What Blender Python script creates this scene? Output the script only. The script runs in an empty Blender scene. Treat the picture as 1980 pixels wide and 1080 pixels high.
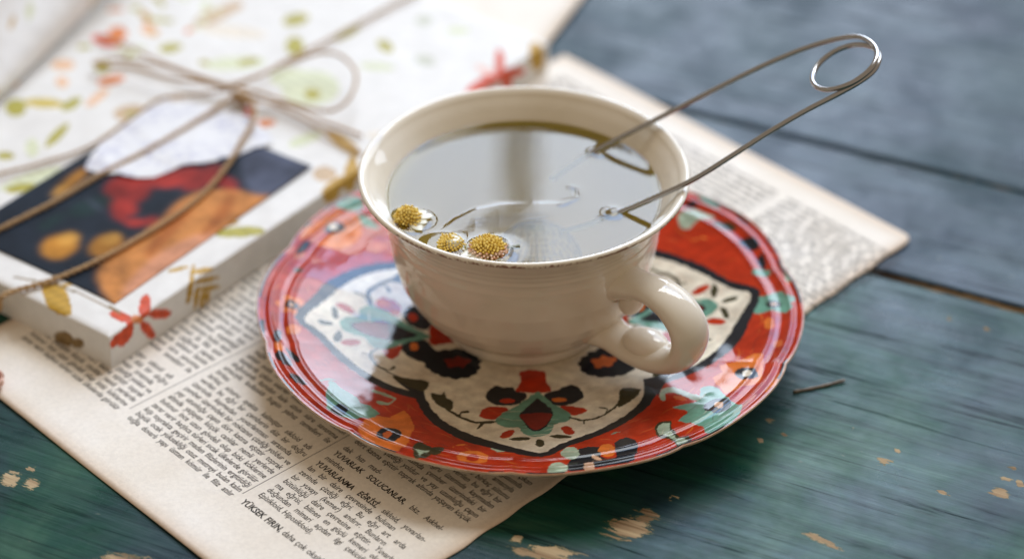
import bpy, bmesh, math, random
import numpy as np
from mathutils import Vector, Matrix
random.seed(7); rng = np.random.default_rng(7)
S = bpy.context.scene; COL = S.collection
MM = 0.001
R = math.radians

# ------------------------------------------------------------------ camera, light, exposure
cam_d = bpy.data.cameras.new('camera'); cam = bpy.data.objects.new('camera', cam_d); COL.objects.link(cam); S.camera = cam
cam.location = (-0.00509, -0.59792, 0.44032); cam.rotation_euler = (R(55.0), 0, 0)
cam_d.sensor_width = 36; cam_d.lens = 90.91; cam_d.clip_start = 0.01; cam_d.clip_end = 50
cam_d.dof.use_dof = True; cam_d.dof.focus_distance = 0.688; cam_d.dof.aperture_fstop = 5.0; cam_d.dof.aperture_blades = 9
S.view_settings.view_transform = 'Standard'; S.view_settings.look = 'None'; S.view_settings.exposure = 0.25; S.view_settings.gamma = 1
W = bpy.data.worlds.new('World'); S.world = W; W.use_nodes = True
W.node_tree.nodes['Background'].inputs[0].default_value = (1.0, 0.80, 0.60, 1); W.node_tree.nodes['Background'].inputs[1].default_value = 0.34

def pane(name, x0, x1, z0, z1, y, col, rad):
    """one pane of the daylight window behind the table: an area lamp facing the room"""
    l = bpy.data.lights.new(name, 'AREA'); l.shape = 'RECTANGLE'; l.size = x1 - x0; l.size_y = z1 - z0
    l.color = col; l.energy = rad * math.pi * l.size * l.size_y
    o = bpy.data.objects.new(name, l); COL.objects.link(o)
    o.location = ((x0 + x1) / 2, y, (z0 + z1) / 2); o.rotation_euler = (R(-90), 0, 0)
    return o
WY = 1.25
for x0, x1, k in ((-0.145, -0.010, .92), (0.012, 0.42, 1.), (0.45, 1.75, .40)):
    pane('window_light', x0, x1, 0.34, 0.985, WY, (0.71, 0.83, 1.0), 7.9 * k)      # bright lower sash
    pane('window_light', x0, x1, 0.99, 1.45, WY, (0.42, 0.63, 1.0), 9.6 * k)       # bluer middle
    pane('window_light', x0, x1, 1.47, 2.70, WY, (0.90, 0.95, 1.0), 9.4)           # open sky above
S.cycles.max_bounces = 10; S.cycles.transparent_max_bounces = 16; S.cycles.glossy_bounces = 5
S.cycles.use_denoising = True; S.cycles.sample_clamp_indirect = 6
S.cycles.caustics_reflective = False; S.cycles.caustics_refractive = False

# ------------------------------------------------------------------ helpers
def tag(o, label=None, cat=None, group=None, kind=None):
    if label: o['label'] = label
    if cat: o['category'] = cat
    if group: o['group'] = group
    if kind: o['kind'] = kind
    return o
def empty(name, loc=(0, 0, 0)):
    o = bpy.data.objects.new(name, None); COL.objects.link(o); o.location = loc; o.empty_display_size = .01
    return o
def link(name, me, mat, parent=None, smooth=True):
    o = bpy.data.objects.new(name, me); COL.objects.link(o)
    if mat: me.materials.append(mat)
    if smooth: me.shade_smooth()
    if parent:
        o.parent = parent; o.matrix_parent_inverse = Matrix.Translation(parent.location).inverted()
    return o
def mesh_from(V, Fq, name='m'):
    me = bpy.data.meshes.new(name); me.from_pydata([tuple(v) for v in V], [], [tuple(f) for f in Fq]); me.update(); return me
def grid_mesh(P, name='g', wrap_u=False, flip=False):
    """P (n,m,3) metres -> quads, built quickly"""
    n, m = P.shape[:2]; idx = np.arange(n * m).reshape(n, m)
    a = idx if not wrap_u else np.concatenate([idx, idx[:1]], 0)
    q = np.stack([a[:-1, :-1], a[1:, :-1], a[1:, 1:], a[:-1, 1:]], -1).reshape(-1, 4)
    if flip: q = q[:, ::-1]
    me = bpy.data.meshes.new(name); me.vertices.add(n * m); me.vertices.foreach_set('co', P.reshape(-1).astype(np.float32))
    me.loops.add(q.size); me.loops.foreach_set('vertex_index', q.reshape(-1).astype(np.int32))
    me.polygons.add(len(q)); me.polygons.foreach_set('loop_start', np.arange(0, q.size, 4, dtype=np.int32))
    me.update(calc_edges=True); me.validate(); return me
def set_col(me, name, rgb):
    at = me.color_attributes.new(name, 'FLOAT_COLOR', 'POINT')
    c = np.ones((len(rgb), 4), np.float32); c[:, :3] = rgb; at.data.foreach_set('color', c.reshape(-1))
def set_val(me, name, v):
    at = me.attributes.new(name, 'FLOAT', 'POINT'); at.data.foreach_set('value', np.asarray(v, np.float32).reshape(-1))
def inside(poly, x, y):
    poly = np.asarray(poly, float); r = np.zeros(x.shape, bool)
    x0, y0 = poly.min(0); x1, y1 = poly.max(0)
    m = (x >= x0) & (x <= x1) & (y >= y0) & (y <= y1)
    if not m.any(): return r
    xs, ys = x[m], y[m]; k = np.zeros(xs.shape, bool); j = len(poly) - 1
    for i in range(len(poly)):
        xi, yi = poly[i]; xj, yj = poly[j]
        if yi != yj:
            c = ((yi > ys) != (yj > ys)) & (xs < (xj - xi) * (ys - yi) / (yj - yi) + xi); k ^= c
        j = i
    r[m] = k; return r
def smooth_poly(p, n=4):
    """Catmull-Rom rounding of a closed outline"""
    p = np.asarray(p, float); N = len(p); out = []
    for i in range(N):
        a, b, c, d = p[i - 1], p[i], p[(i + 1) % N], p[(i + 2) % N]
        for t in np.arange(n) / n:
            out.append(.5 * ((2 * b) + (-a + c) * t + (2 * a - 5 * b + 4 * c - d) * t * t + (-a + 3 * b - 3 * c + d) * t ** 3))
    return np.array(out)
def catmull(p, step):
    p = np.asarray(p, float); q = np.vstack([2 * p[0] - p[1], p, 2 * p[-1] - p[-2]]); out = []
    for i in range(1, len(q) - 2):
        a, b, c, d = q[i - 1], q[i], q[i + 1], q[i + 2]; n = max(2, int(np.linalg.norm(c - b) / step))
        for t in np.arange(n) / n:
            out.append(.5 * ((2 * b) + (-a + c) * t + (2 * a - 5 * b + 4 * c - d) * t * t + (-a + 3 * b - 3 * c + d) * t ** 3))
    out.append(q[-2]); return np.array(out)
def frames(P):
    P = np.asarray(P, float); T = np.gradient(P, axis=0); T /= np.linalg.norm(T, axis=1)[:, None] + 1e-12
    u = np.cross(T[0], (0, 0, 1.)); 
    if np.linalg.norm(u) < 1e-3: u = np.cross(T[0], (1., 0, 0))
    u /= np.linalg.norm(u); U = [u]
    for t in T[1:]:
        u = u - t * (u @ t); u /= np.linalg.norm(u); U.append(u)
    U = np.array(U); return T, U, np.cross(T, U)
def tube_arrays(P, ra, rb=None, k=8, U=None, Vv=None, cap=True):
    P = np.asarray(P, float); n = len(P)
    T, U0, V0 = frames(P)
    if U is None: U, Vv = U0, V0
    ra = np.broadcast_to(ra, n); rb = ra if rb is None else np.broadcast_to(rb, n)
    a = np.linspace(0, 2 * np.pi, k, endpoint=False)
    X = P[:, None] + (ra[:, None] * np.cos(a))[..., None] * U[:, None] + (rb[:, None] * np.sin(a))[..., None] * Vv[:, None]
    V = X.reshape(-1, 3); Fq = []
    for i in range(n - 1):
        for j in range(k):
            jj = (j + 1) % k; Fq.append((i * k + j, i * k + jj, (i + 1) * k + jj, (i + 1) * k + j))
    if cap: Fq.append(tuple(range(k))[::-1]); Fq.append(tuple((n - 1) * k + j for j in range(k)))
    return V, Fq
class MB:
    def __init__(s): s.V = []; s.F = []; s.n = 0
    def add(s, V, Fq):
        s.V.append(np.asarray(V, float)); s.F += [tuple(i + s.n for i in f) for f in Fq]; s.n += len(V); return s
    def tube(s, P, ra, rb=None, k=8, **kw): return s.add(*tube_arrays(np.asarray(P) * MM, np.asarray(ra) * MM, None if rb is None else np.asarray(rb) * MM, k, **kw))
    def mesh(s, name='m'): return mesh_from(np.vstack(s.V), s.F, name)
    def obj(s, name, mat, parent=None, smooth=True): return link(name, s.mesh(name), mat, parent, smooth)
def lathe(prof, n=96, cx=0, cy=0):
    prof = np.asarray(prof, float); a = np.linspace(0, 2 * np.pi, n, endpoint=False)
    P = np.stack([cx + prof[None, :, 0] * np.cos(a)[:, None], cy + prof[None, :, 0] * np.sin(a)[:, None], np.repeat(prof[None, :, 1], n, 0)], -1) * MM
    return P
def resample(prof, step):
    prof = np.asarray(prof, float); out = [prof[0]]
    for a, b in zip(prof[:-1], prof[1:]):
        n = max(1, int(np.linalg.norm(b - a) / step))
        out += [a + (b - a) * (i + 1) / n for i in range(n)]
    return np.array(out)

# ------------------------------------------------------------------ materials
class NT:
    def __init__(s, name):
        s.m = bpy.data.materials.new(name); s.m.use_nodes = True; s.t = s.m.node_tree; s.b = s.t.nodes['Principled BSDF']; s.out = s.t.nodes['Material Output']
    def n(s, typ, **kw):
        nd = s.t.nodes.new(typ)
        for k, v in kw.items():
            if k.startswith('i_'): nd.inputs[k[2:].replace('_', ' ')].default_value = v
            else: setattr(nd, k, v)
        return nd
    def l(s, a, b): s.t.links.new(a, b)
    def set(s, **kw):
        for k, v in kw.items(): s.b.inputs[k.replace('_', ' ')].default_value = v
    def noise(s, vec, scale, detail=4, rough=.5, dist=0):
        nd = s.n('ShaderNodeTexNoise'); nd.inputs['Scale'].default_value = scale; nd.inputs['Detail'].default_value = detail; nd.inputs['Roughness'].default_value = rough; nd.inputs['Distortion'].default_value = dist
        if vec is not None: s.l(vec, nd.inputs['Vector'])
        return nd
    def ramp(s, fac, stops, interp='LINEAR'):
        nd = s.n('ShaderNodeValToRGB'); nd.color_ramp.interpolation = interp; el = nd.color_ramp.elements
        while len(el) < len(stops): el.new(.5)
        for e, (p, c) in zip(el, stops): e.position = p; e.color = (*c, 1) if len(c) == 3 else c
        s.l(fac, nd.inputs[0]); return nd
    def mix(s, fac, a, b, blend='MIX'):
        nd = s.n('ShaderNodeMix', data_type='RGBA', blend_type=blend)
        for sock, v in ((nd.inputs[0], fac), (nd.inputs[6], a), (nd.inputs[7], b)):
            if hasattr(v, 'is_output'): s.l(v, sock)
            elif isinstance(v, (int, float)): sock.default_value = v
            else: sock.default_value = (*v, 1)
        return nd.outputs[2]
    def math(s, op, a, b=0., c=None):
        nd = s.n('ShaderNodeMath', operation=op)
        for i, v in enumerate((a, b) if c is None else (a, b, c)):
            if hasattr(v, 'is_output'): s.l(v, nd.inputs[i])
            else: nd.inputs[i].default_value = v
        return nd.outputs[0]
    def coord(s, which='Object'): return s.n('ShaderNodeTexCoord').outputs[which]
    def mapped(s, vec, scale=(1, 1, 1), rot=(0, 0, 0)):
        nd = s.n('ShaderNodeMapping'); nd.inputs['Scale'].default_value = scale; nd.inputs['Rotation'].default_value = rot; s.l(vec, nd.inputs[0]); return nd.outputs[0]
    def bump(s, h, strength=.3, dist=.001):
        nd = s.n('ShaderNodeBump'); nd.inputs['Strength'].default_value = strength; nd.inputs['Distance'].default_value = dist; s.l(h, nd.inputs['Height']); s.l(nd.outputs[0], s.b.inputs['Normal']); return nd
    def attr(s, name, out='Color'):
        nd = s.n('ShaderNodeAttribute'); nd.attribute_name = name; return nd.outputs[out]
def simple(name, col, rough=.5, **kw):
    t = NT(name); t.set(Base_Color=(*col, 1), Roughness=rough, **kw); return t.m

def mat_table(name, blue):
    t = NT(name); oc = t.coord()
    st = t.mapped(oc, (14, 170, 60)); fine = t.noise(st, 1., 8, .62, .6)
    st2 = t.mapped(oc, (5, 60, 20)); broad = t.noise(st2, 1., 5, .6, 1.2)
    blot = t.noise(oc, 16, 5, .6, .4)
    st3 = t.mapped(oc, (12, 300, 60)); hair = t.noise(st3, 1., 6, .7, .5)
    c1 = t.ramp(broad.outputs[0], [(.3, (.005, .024, .019)), (.45, (.010, .050, .040)), (.58, (.017, .068, .055)), (.7, (.04, .11, .09))])
    c2 = t.ramp(blot.outputs[0], [(.36, (.011, .020, .040)), (.46, (.015, .046, .050)), (.54, (.008, .058, .037)), (.66, (.045, .115, .07))])
    base = t.mix(.68, c1.outputs[0], c2.outputs[0]); base = t.mix(blue, base, (.014, .025, .050))
    dk = t.ramp(hair.outputs[0], [(.31, (.12, .12, .15)), (.43, (.85, .85, .85)), (.7, (1.35, 1.3, 1.2))])
    base = t.mix(.9, base, dk.outputs[0], 'MULTIPLY')
    ck = t.noise(t.mapped(oc, (20, 330, 60)), 1., 4, .6, .8); base = t.mix(.85, base, t.ramp(ck.outputs[0], [(.29, (.2, .2, .2)), (.37, (.9, .9, .9)), (.7, (1.15, 1.15, 1.15))]).outputs[0], 'MULTIPLY')
    vo = t.n('ShaderNodeTexVoronoi'); vo.inputs['Scale'].default_value = 1.; t.l(t.mapped(oc, (38, 190, 60)), vo.inputs['Vector'])
    gouge = t.ramp(vo.outputs['Distance'], [(.0, (1, 1, 1)), (.16, (0, 0, 0))]).outputs[0]; gsel = t.ramp(t.noise(oc, 70, 2).outputs[0], [(.54, (0, 0, 0)), (.6, (1, 1, 1))]).outputs[0]
    gouge = t.math('MULTIPLY', gouge, gsel); base = t.mix(t.math('MULTIPLY', gouge, .75), base, (.006, .009, .010))
    # paint worn through to the wood
    wr = t.noise(t.mapped(oc, (150, 520, 200)), 1., 8, .72, .5)
    wsum = t.math('ADD', t.attr('wear', 'Fac'), t.math('MULTIPLY', t.math('SUBTRACT', wr.outputs[0], .5), 2.1))
    wf = t.ramp(wsum, [(.53, (0, 0, 0)), (.565, (1, 1, 1))]).outputs[0]
    edge = t.ramp(wsum, [(.44, (0, 0, 0)), (.52, (1, 1, 1))]).outputs[0]
    wood = t.ramp(fine.outputs[0], [(.36, (.10, .06, .03)), (.48, (.30, .205, .12)), (.62, (.50, .38, .23))]).outputs[0]
    base = t.mix(t.math('MULTIPLY', edge, .6), base, (.13, .14, .05))
    base = t.mix(wf, base, wood)
    spk = t.noise(t.mapped(oc, (220, 420, 300)), 1., 2, .5)
    sf = t.ramp(spk.outputs[0], [(.73, (0, 0, 0)), (.78, (1, 1, 1))]).outputs[0]
    base = t.mix(t.math('MULTIPLY', sf, .55), base, (.16, .17, .12))
    t.l(base, t.b.inputs['Base Color'])
    rg = t.ramp(blot.outputs[0], [(.3, (.20, .20, .20)), (.7, (.46, .46, .46))]).outputs[0]
    rn = t.ramp(t.noise(oc, 42, 5, .65).outputs[0], [(.35, (.16, .16, .16)), (.65, (.60, .60, .60))]).outputs[0]; rg = t.mix(.5, rg, rn); rg2 = t.mix(wf, rg, (.85, .85, .85)); t.l(rg2, t.b.inputs['Roughness'])
    h = t.math('ADD', t.math('MULTIPLY', hair.outputs[0], .7), t.math('MULTIPLY', fine.outputs[0], .8))
    h = t.math('SUBTRACT', h, t.math('MULTIPLY', wf, .6)); h = t.math('SUBTRACT', h, t.math('MULTIPLY', gouge, .5))
    t.bump(h, .30, .0009)
    crack = t.noise(t.mapped(oc, (20, 330, 60)), 1., 4, .6, .8); cr = t.ramp(crack.outputs[0], [(.29, (.12, .12, .12)), (.37, (.85, .85, .85)), (.6, (1, 1, 1)), (.72, (1.2, 1.2, 1.2))]).outputs[0]
    hr = t.ramp(hair.outputs[0], [(.30, (.3, .3, .3)), (.42, (.95, .95, .95)), (.7, (1.15, 1.15, 1.15))]).outputs[0]
    patch = t.ramp(t.noise(oc, 26, 6, .7, .6).outputs[0], [(.34, (.55, .55, .55)), (.5, (.95, .95, .95)), (.66, (1.25, 1.25, 1.25))]).outputs[0]
    sp = t.math('MULTIPLY', t.math('MULTIPLY', cr, hr), t.math('MULTIPLY', patch, .185)); sp = t.math('MULTIPLY', sp, t.math('SUBTRACT', 1., t.math('MULTIPLY', wf, .7))); t.l(sp, t.b.inputs['Specular IOR Level'])
    return t.m
def mat_raw_edge(): return simple('raw_wood', (.22, .10, .04), .8)

def mat_ceramic():
    t = NT('cream_glaze'); oc = t.coord()
    no = t.noise(oc, 60, 3); base = t.ramp(no.outputs[0], [(.35, (.77, .70, .575)), (.65, (.82, .755, .64))]).outputs[0]
    sep = t.n('ShaderNodeSeparateXYZ'); t.l(oc, sep.inputs[0])
    rim = t.attr('rim_wear', 'Fac'); sp = t.noise(oc, 900, 3, .7); sp2 = t.noise(oc, 90, 3)
    s = t.math('MULTIPLY', rim, t.math('ADD', sp.outputs[0], t.math('MULTIPLY', t.math('SUBTRACT', sp2.outputs[0], .5), .9)))
    f = t.ramp(s, [(.42, (0, 0, 0)), (.62, (1, 1, 1))]).outputs[0]
    base = t.mix(t.math('MULTIPLY', f, .85), base, (.20, .075, .04))
    t.l(base, t.b.inputs['Base Color']); t.set(Roughness=.07, Specular_IOR_Level=.5)
    t.b.inputs['Subsurface Weight'].default_value = .0
    wv = t.noise(oc, 55, 2); t.bump(wv.outputs[0], .10, .002)
    return t.m
def mat_saucer():
    t = NT('painted_glaze'); oc = t.coord(); c = t.attr('paint')
    no = t.noise(oc, 130, 5, .65); mul = t.ramp(no.outputs[0], [(.3, (.72, .66, .62)), (.55, (1, 1, 1)), (.75, (1.2, 1.25, 1.2))]).outputs[0]
    n2 = t.noise(oc, 420, 4, .7); m2 = t.ramp(n2.outputs[0], [(.3, (.8, .78, .76)), (.6, (1.05, 1.05, 1.05))]).outputs[0]; c = t.mix(.8, c, mul, 'MULTIPLY'); c = t.mix(.7, c, m2, 'MULTIPLY'); t.l(c, t.b.inputs['Base Color']); t.set(Roughness=.06, Specular_IOR_Level=.30)
    wv = t.noise(oc, 48, 2); t.bump(wv.outputs[0], .34, .0022)
    return t.m
def mat_print(name, attr, rough=.6, scale=300, bump=.08, spec=.3, var=(.93, 1.03)):
    t = NT(name); oc = t.coord(); c = t.attr(attr); no = t.noise(oc, scale, 4, .6)
    mul = t.ramp(no.outputs[0], [(.3, (var[0],) * 3), (.7, (var[1],) * 3)]).outputs[0]
    c = t.mix(1., c, mul, 'MULTIPLY'); t.l(c, t.b.inputs['Base Color']); t.set(Roughness=rough, Specular_IOR_Level=spec)
    wv = t.noise(oc, 35, 3); t.bump(wv.outputs[0], bump, .004); return t.m
def mat_page():
    t = NT('aged_paper'); oc = t.coord(); no = t.noise(oc, 30, 6, .6); fi = t.noise(oc, 900, 3, .6)
    base = t.ramp(no.outputs[0], [(.3, (.80, .73, .63)), (.5, (.85, .79, .70)), (.7, (.88, .83, .76))]).outputs[0]
    e = t.attr('edge', 'Fac'); base = t.mix(t.math('MULTIPLY', e, .6), base, (.52, .33, .17))
    m2 = t.ramp(fi.outputs[0], [(.3, (.93, .93, .93)), (.7, (1.04, 1.04, 1.04))]).outputs[0]
    base = t.mix(1., base, m2, 'MULTIPLY'); t.l(base, t.b.inputs['Base Color']); t.set(Roughness=.75, Specular_IOR_Level=.25)
    t.bump(fi.outputs[0], .15, .0003); return t.m
def mat_twine():
    t = NT('jute_fibre'); oc = t.coord(); no = t.noise(oc, 1500, 4, .7)
    t.l(t.ramp(no.outputs[0], [(.3, (.33, .20, .10)), (.5, (.52, .35, .19)), (.72, (.68, .50, .31))]).outputs[0], t.b.inputs['Base Color'])
    t.set(Roughness=.9, Specular_IOR_Level=.1); t.bump(no.outputs[0], .5, .0004); return t.m
def mat_tea():
    t = NT('herbal_tea'); gl = t.n('ShaderNodeBsdfGlossy'); gl.inputs['Roughness'].default_value = .0
    tr = t.n('ShaderNodeBsdfTransparent'); tr.inputs[0].default_value = (.95, .87, .34, 1)
    fr = t.n('ShaderNodeFresnel'); fr.inputs[0].default_value = 1.48
    mx = t.n('ShaderNodeMixShader'); t.l(fr.outputs[0], mx.inputs[0]); t.l(tr.outputs[0], mx.inputs[1]); t.l(gl.outputs[0], mx.inputs[2]); t.l(mx.outputs[0], t.out.inputs[0])
    return t.m
def mat_steel():
    t = NT('polished_steel'); no = t.noise(t.coord(), 260, 3); t.set(Base_Color=(.40, .40, .405, 1), Metallic=1.)
    t.l(t.ramp(no.outputs[0], [(.3, (.10, .10, .10)), (.7, (.20, .20, .20))]).outputs[0], t.b.inputs['Roughness']); return t.m
def mat_noise(name, a, b, scale, rough=.7, spec=.2, bump=0.):
    t = NT(name); no = t.noise(t.coord(), scale, 5, .6); t.l(t.ramp(no.outputs[0], [(.35, a), (.65, b)]).outputs[0], t.b.inputs['Base Color'])
    t.set(Roughness=rough, Specular_IOR_Level=spec)
    if bump: t.bump(no.outputs[0], bump, .0005)
    return t.m
M_table, M_table_blue, M_cer, M_sau, M_page, M_twine, M_tea, M_steel = mat_table('green_painted_wood', 0.), mat_table('blue_painted_wood', .7), mat_ceramic(), mat_saucer(), mat_page(), mat_twine(), mat_tea(), mat_steel()
M_ink = mat_noise('printing_ink', (.022, .019, .016), (.05, .043, .036), 1200, .8)
M_wrap = mat_print('floral_wrapping_paper', 'paint', .55, 200, .35)
M_photo = mat_print('matt_print', 'paint', .65, 75, .05, .12, (.55, 1.35))
def mat_torn():
    t = NT('thin_printed_paper'); oc = t.coord(); no = t.noise(oc, 330, 4, .6); big = t.noise(oc, 60, 2)
    f = t.math('MULTIPLY', t.ramp(no.outputs[0], [(.46, (0, 0, 0)), (.56, (1, 1, 1))]).outputs[0], t.ramp(big.outputs[0], [(.36, (0, 0, 0)), (.5, (1, 1, 1))]).outputs[0])
    t.l(t.mix(t.math('MULTIPLY', f, .45), (.78, .775, .775), (.40, .40, .55)), t.b.inputs['Base Color']); t.set(Roughness=.7, Specular_IOR_Level=.2); t.bump(big.outputs[0], .3, .002); return t.m
M_torn = mat_torn()
M_gauze = simple('steel_gauze', (.22, .21, .19), .55, Metallic=1.)
M_yel = mat_noise('pollen_yellow', (.70, .44, .04), (.93, .74, .24), 700, .6)
M_bro = mat_noise('faded_floret', (.70, .34, .20), (.88, .72, .56), 700, .6)
M_pet = mat_noise('wet_petal', (.62, .58, .42), (.80, .78, .66), 400, .35, .5)
M_grn = mat_noise('wet_stem', (.07, .07, .015), (.16, .15, .04), 500, .4, .5)
M_twig = mat_noise('dry_stalk', (.19, .155, .125), (.32, .27, .22), 600, .9)
M_bud = mat_noise('dried_rose_petal', (.62, .34, .26), (.78, .55, .45), 300, .7)

# measured outlines, millimetres on each object
LOBE = [('navy',[(-33.4,-30.4),(-32.1,-34.1),(-30.3,-40.3),(-28.2,-45.6),(-24.6,-51.3),(-17.9,-57.9),(-9.8,-61.7),(2.7,-66.7),(10.8,-59.7),(20.6,-53.0),(29.0,-44.6),(33.3,-37.7),(35.4,-30.1),(35.7,-24.4)]),('cream',[(-28.9,-29.1),(-28.1,-36.5),(-25.9,-42.8),(-21.9,-48.8),(-16.0,-54.0),(-8.3,-58.4),(2.4,-64.2),(7.0,-59.4),(16.7,-52.5),(24.7,-45.2),(29.7,-37.7),(32.0,-30.1),(32.0,-23.6)])]
LOBE2 = [('red',[(-2.6,-18.2),(3.8,-18.2),(4.6,-23.7),(5.6,-28.4),(-3.7,-28.3),(-2.7,-23.6)]),('navy',[(-12.4,-31.1),(-11.6,-27.8),(-9.6,-25.3),(-7.6,-26.0),(-5.3,-25.8),(-3.7,-28.2),(-0.9,-29.7),(-2.7,-34.6),(-6.8,-36.4),(-10.8,-35.0)]),('navy',[(14.8,-30.5),(13.5,-26.8),(11.6,-24.7),(9.1,-26.0),(7.5,-27.5),(3.9,-29.7),(4.6,-33.8),(7.4,-36.4),(11.3,-35.8),(14.2,-32.9)]),('red',[(-4.3,-33.5),(-4.5,-34.0),(-5.1,-34.5),(-6.0,-34.8),(-6.9,-34.9),(-7.8,-34.7),(-8.4,-34.2),(-8.6,-33.7),(-8.4,-33.1),(-7.8,-32.6),(-6.9,-32.3),(-6.0,-32.2),(-5.1,-32.5),(-4.5,-32.9)]),('orange',[(9.9,-33.1),(9.7,-33.7),(9.1,-34.1),(8.3,-34.3),(7.3,-34.2),(6.5,-33.9),(6.0,-33.4),(5.8,-32.9),(6.0,-32.3),(6.6,-31.9),(7.4,-31.7),(8.3,-31.7),(9.1,-32.0),(9.7,-32.5)]),('red',[(-14.1,-41.7),(-11.9,-37.5),(-6.8,-37.2),(-6.4,-40.4),(-9.9,-44.3),(-13.5,-43.3)]),('red',[(15.6,-39.5),(13.3,-37.6),(8.2,-36.4),(9.7,-40.6),(12.4,-42.0)]),('green',[(1.3,-28.9),(2.7,-28.9),(5.8,-34.7),(9.3,-38.9),(11.2,-42.7),(9.6,-45.5),(6.4,-47.1),(5.2,-52.3),(0.9,-54.3),(-2.2,-52.2),(-3.3,-48.7),(-6.8,-48.9),(-9.5,-45.5),(-7.6,-40.5),(-3.7,-36.2)]),('navy',[(1.9,-32.1),(4.2,-35.4),(6.0,-38.8),(5.7,-43.6),(3.3,-49.8),(0.2,-50.6),(-2.1,-45.2),(-3.0,-41.1),(-0.5,-36.2)]),('darkred',[(-2.6,-41.1),(5.3,-40.5),(4.9,-45.2),(2.5,-49.6),(0.2,-49.5),(-1.7,-45.2)]),('red',[(-4.4,-50.9),(-4.4,-51.9),(-4.8,-53.1),(-5.5,-54.2),(-6.4,-55.0),(-7.3,-55.4),(-7.9,-55.3),(-8.3,-54.6),(-8.2,-53.6),(-7.8,-52.4),(-7.1,-51.3),(-6.2,-50.5),(-5.4,-50.1),(-4.7,-50.2)]),('red',[(11.6,-52.5),(11.3,-53.2),(10.6,-53.5),(9.9,-53.2),(9.1,-52.4),(8.5,-51.4),(8.2,-50.2),(8.2,-49.1),(8.6,-48.4),(9.2,-48.1),(10.0,-48.4),(10.7,-49.2),(11.3,-50.3),(11.6,-51.4)]),('vine',[(-0.2,-55.4),(-0.5,-55.8),(-1.3,-56.2),(-2.5,-56.5),(-3.8,-56.6),(-4.9,-56.6),(-5.7,-56.3),(-6.0,-56.0),(-5.7,-55.5),(-4.9,-55.1),(-3.8,-54.8),(-2.5,-54.7),(-1.3,-54.7),(-0.5,-55.0)]),('vine',[(11.0,-54.8),(10.7,-55.3),(9.9,-55.5),(8.7,-55.6),(7.3,-55.4),(6.1,-55.0),(5.3,-54.5),(5.0,-54.0),(5.4,-53.6),(6.2,-53.3),(7.4,-53.2),(8.7,-53.4),(9.9,-53.8),(10.7,-54.3)]),('vine',[(3.5,-58.1),(3.4,-59.1),(3.0,-59.9),(2.6,-60.3),(2.1,-60.3),(1.6,-59.8),(1.3,-59.0),(1.2,-58.0),(1.3,-57.0),(1.6,-56.2),(2.1,-55.8),(2.6,-55.8),(3.1,-56.2),(3.4,-57.1)]),('vine',[(-23.1,-40.2),(-19.0,-44.7),(-15.0,-47.2),(-9.9,-46.4),(-9.9,-45.0),(-14.9,-45.8),(-18.8,-43.4),(-22.8,-39.0)]),('vine',[(-27.4,-31.6),(-24.7,-32.3),(-23.7,-30.2),(-23.2,-33.3),(-21.4,-35.4),(-21.7,-40.2),(-24.1,-39.0),(-26.5,-36.1)]),('vine',[(-19.0,-43.8),(-18.8,-41.6),(-16.8,-41.1),(-16.8,-40.0),(-19.1,-40.5),(-19.6,-43.5)]),('vine',[(-12.4,-45.5),(-13.6,-47.6),(-14.7,-49.5),(-14.4,-50.4),(-13.2,-48.6),(-12.1,-46.4)]),('vine',[(10.7,-43.7),(14.2,-45.7),(19.0,-44.2),(23.2,-39.2),(24.9,-36.2),(24.5,-35.5),(22.9,-38.3),(18.9,-43.1),(14.2,-44.6),(10.8,-42.7)]),('vine',[(25.4,-28.7),(30.5,-30.2),(28.3,-34.9),(24.2,-39.0),(24.2,-34.2)]),('vine',[(20.4,-42.4),(21.2,-39.2),(19.0,-37.8),(18.9,-38.7),(20.9,-39.7),(20.0,-41.8)]),('vine',[(14.4,-45.1),(14.2,-47.2),(14.6,-47.4),(14.8,-45.3)])]
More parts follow.
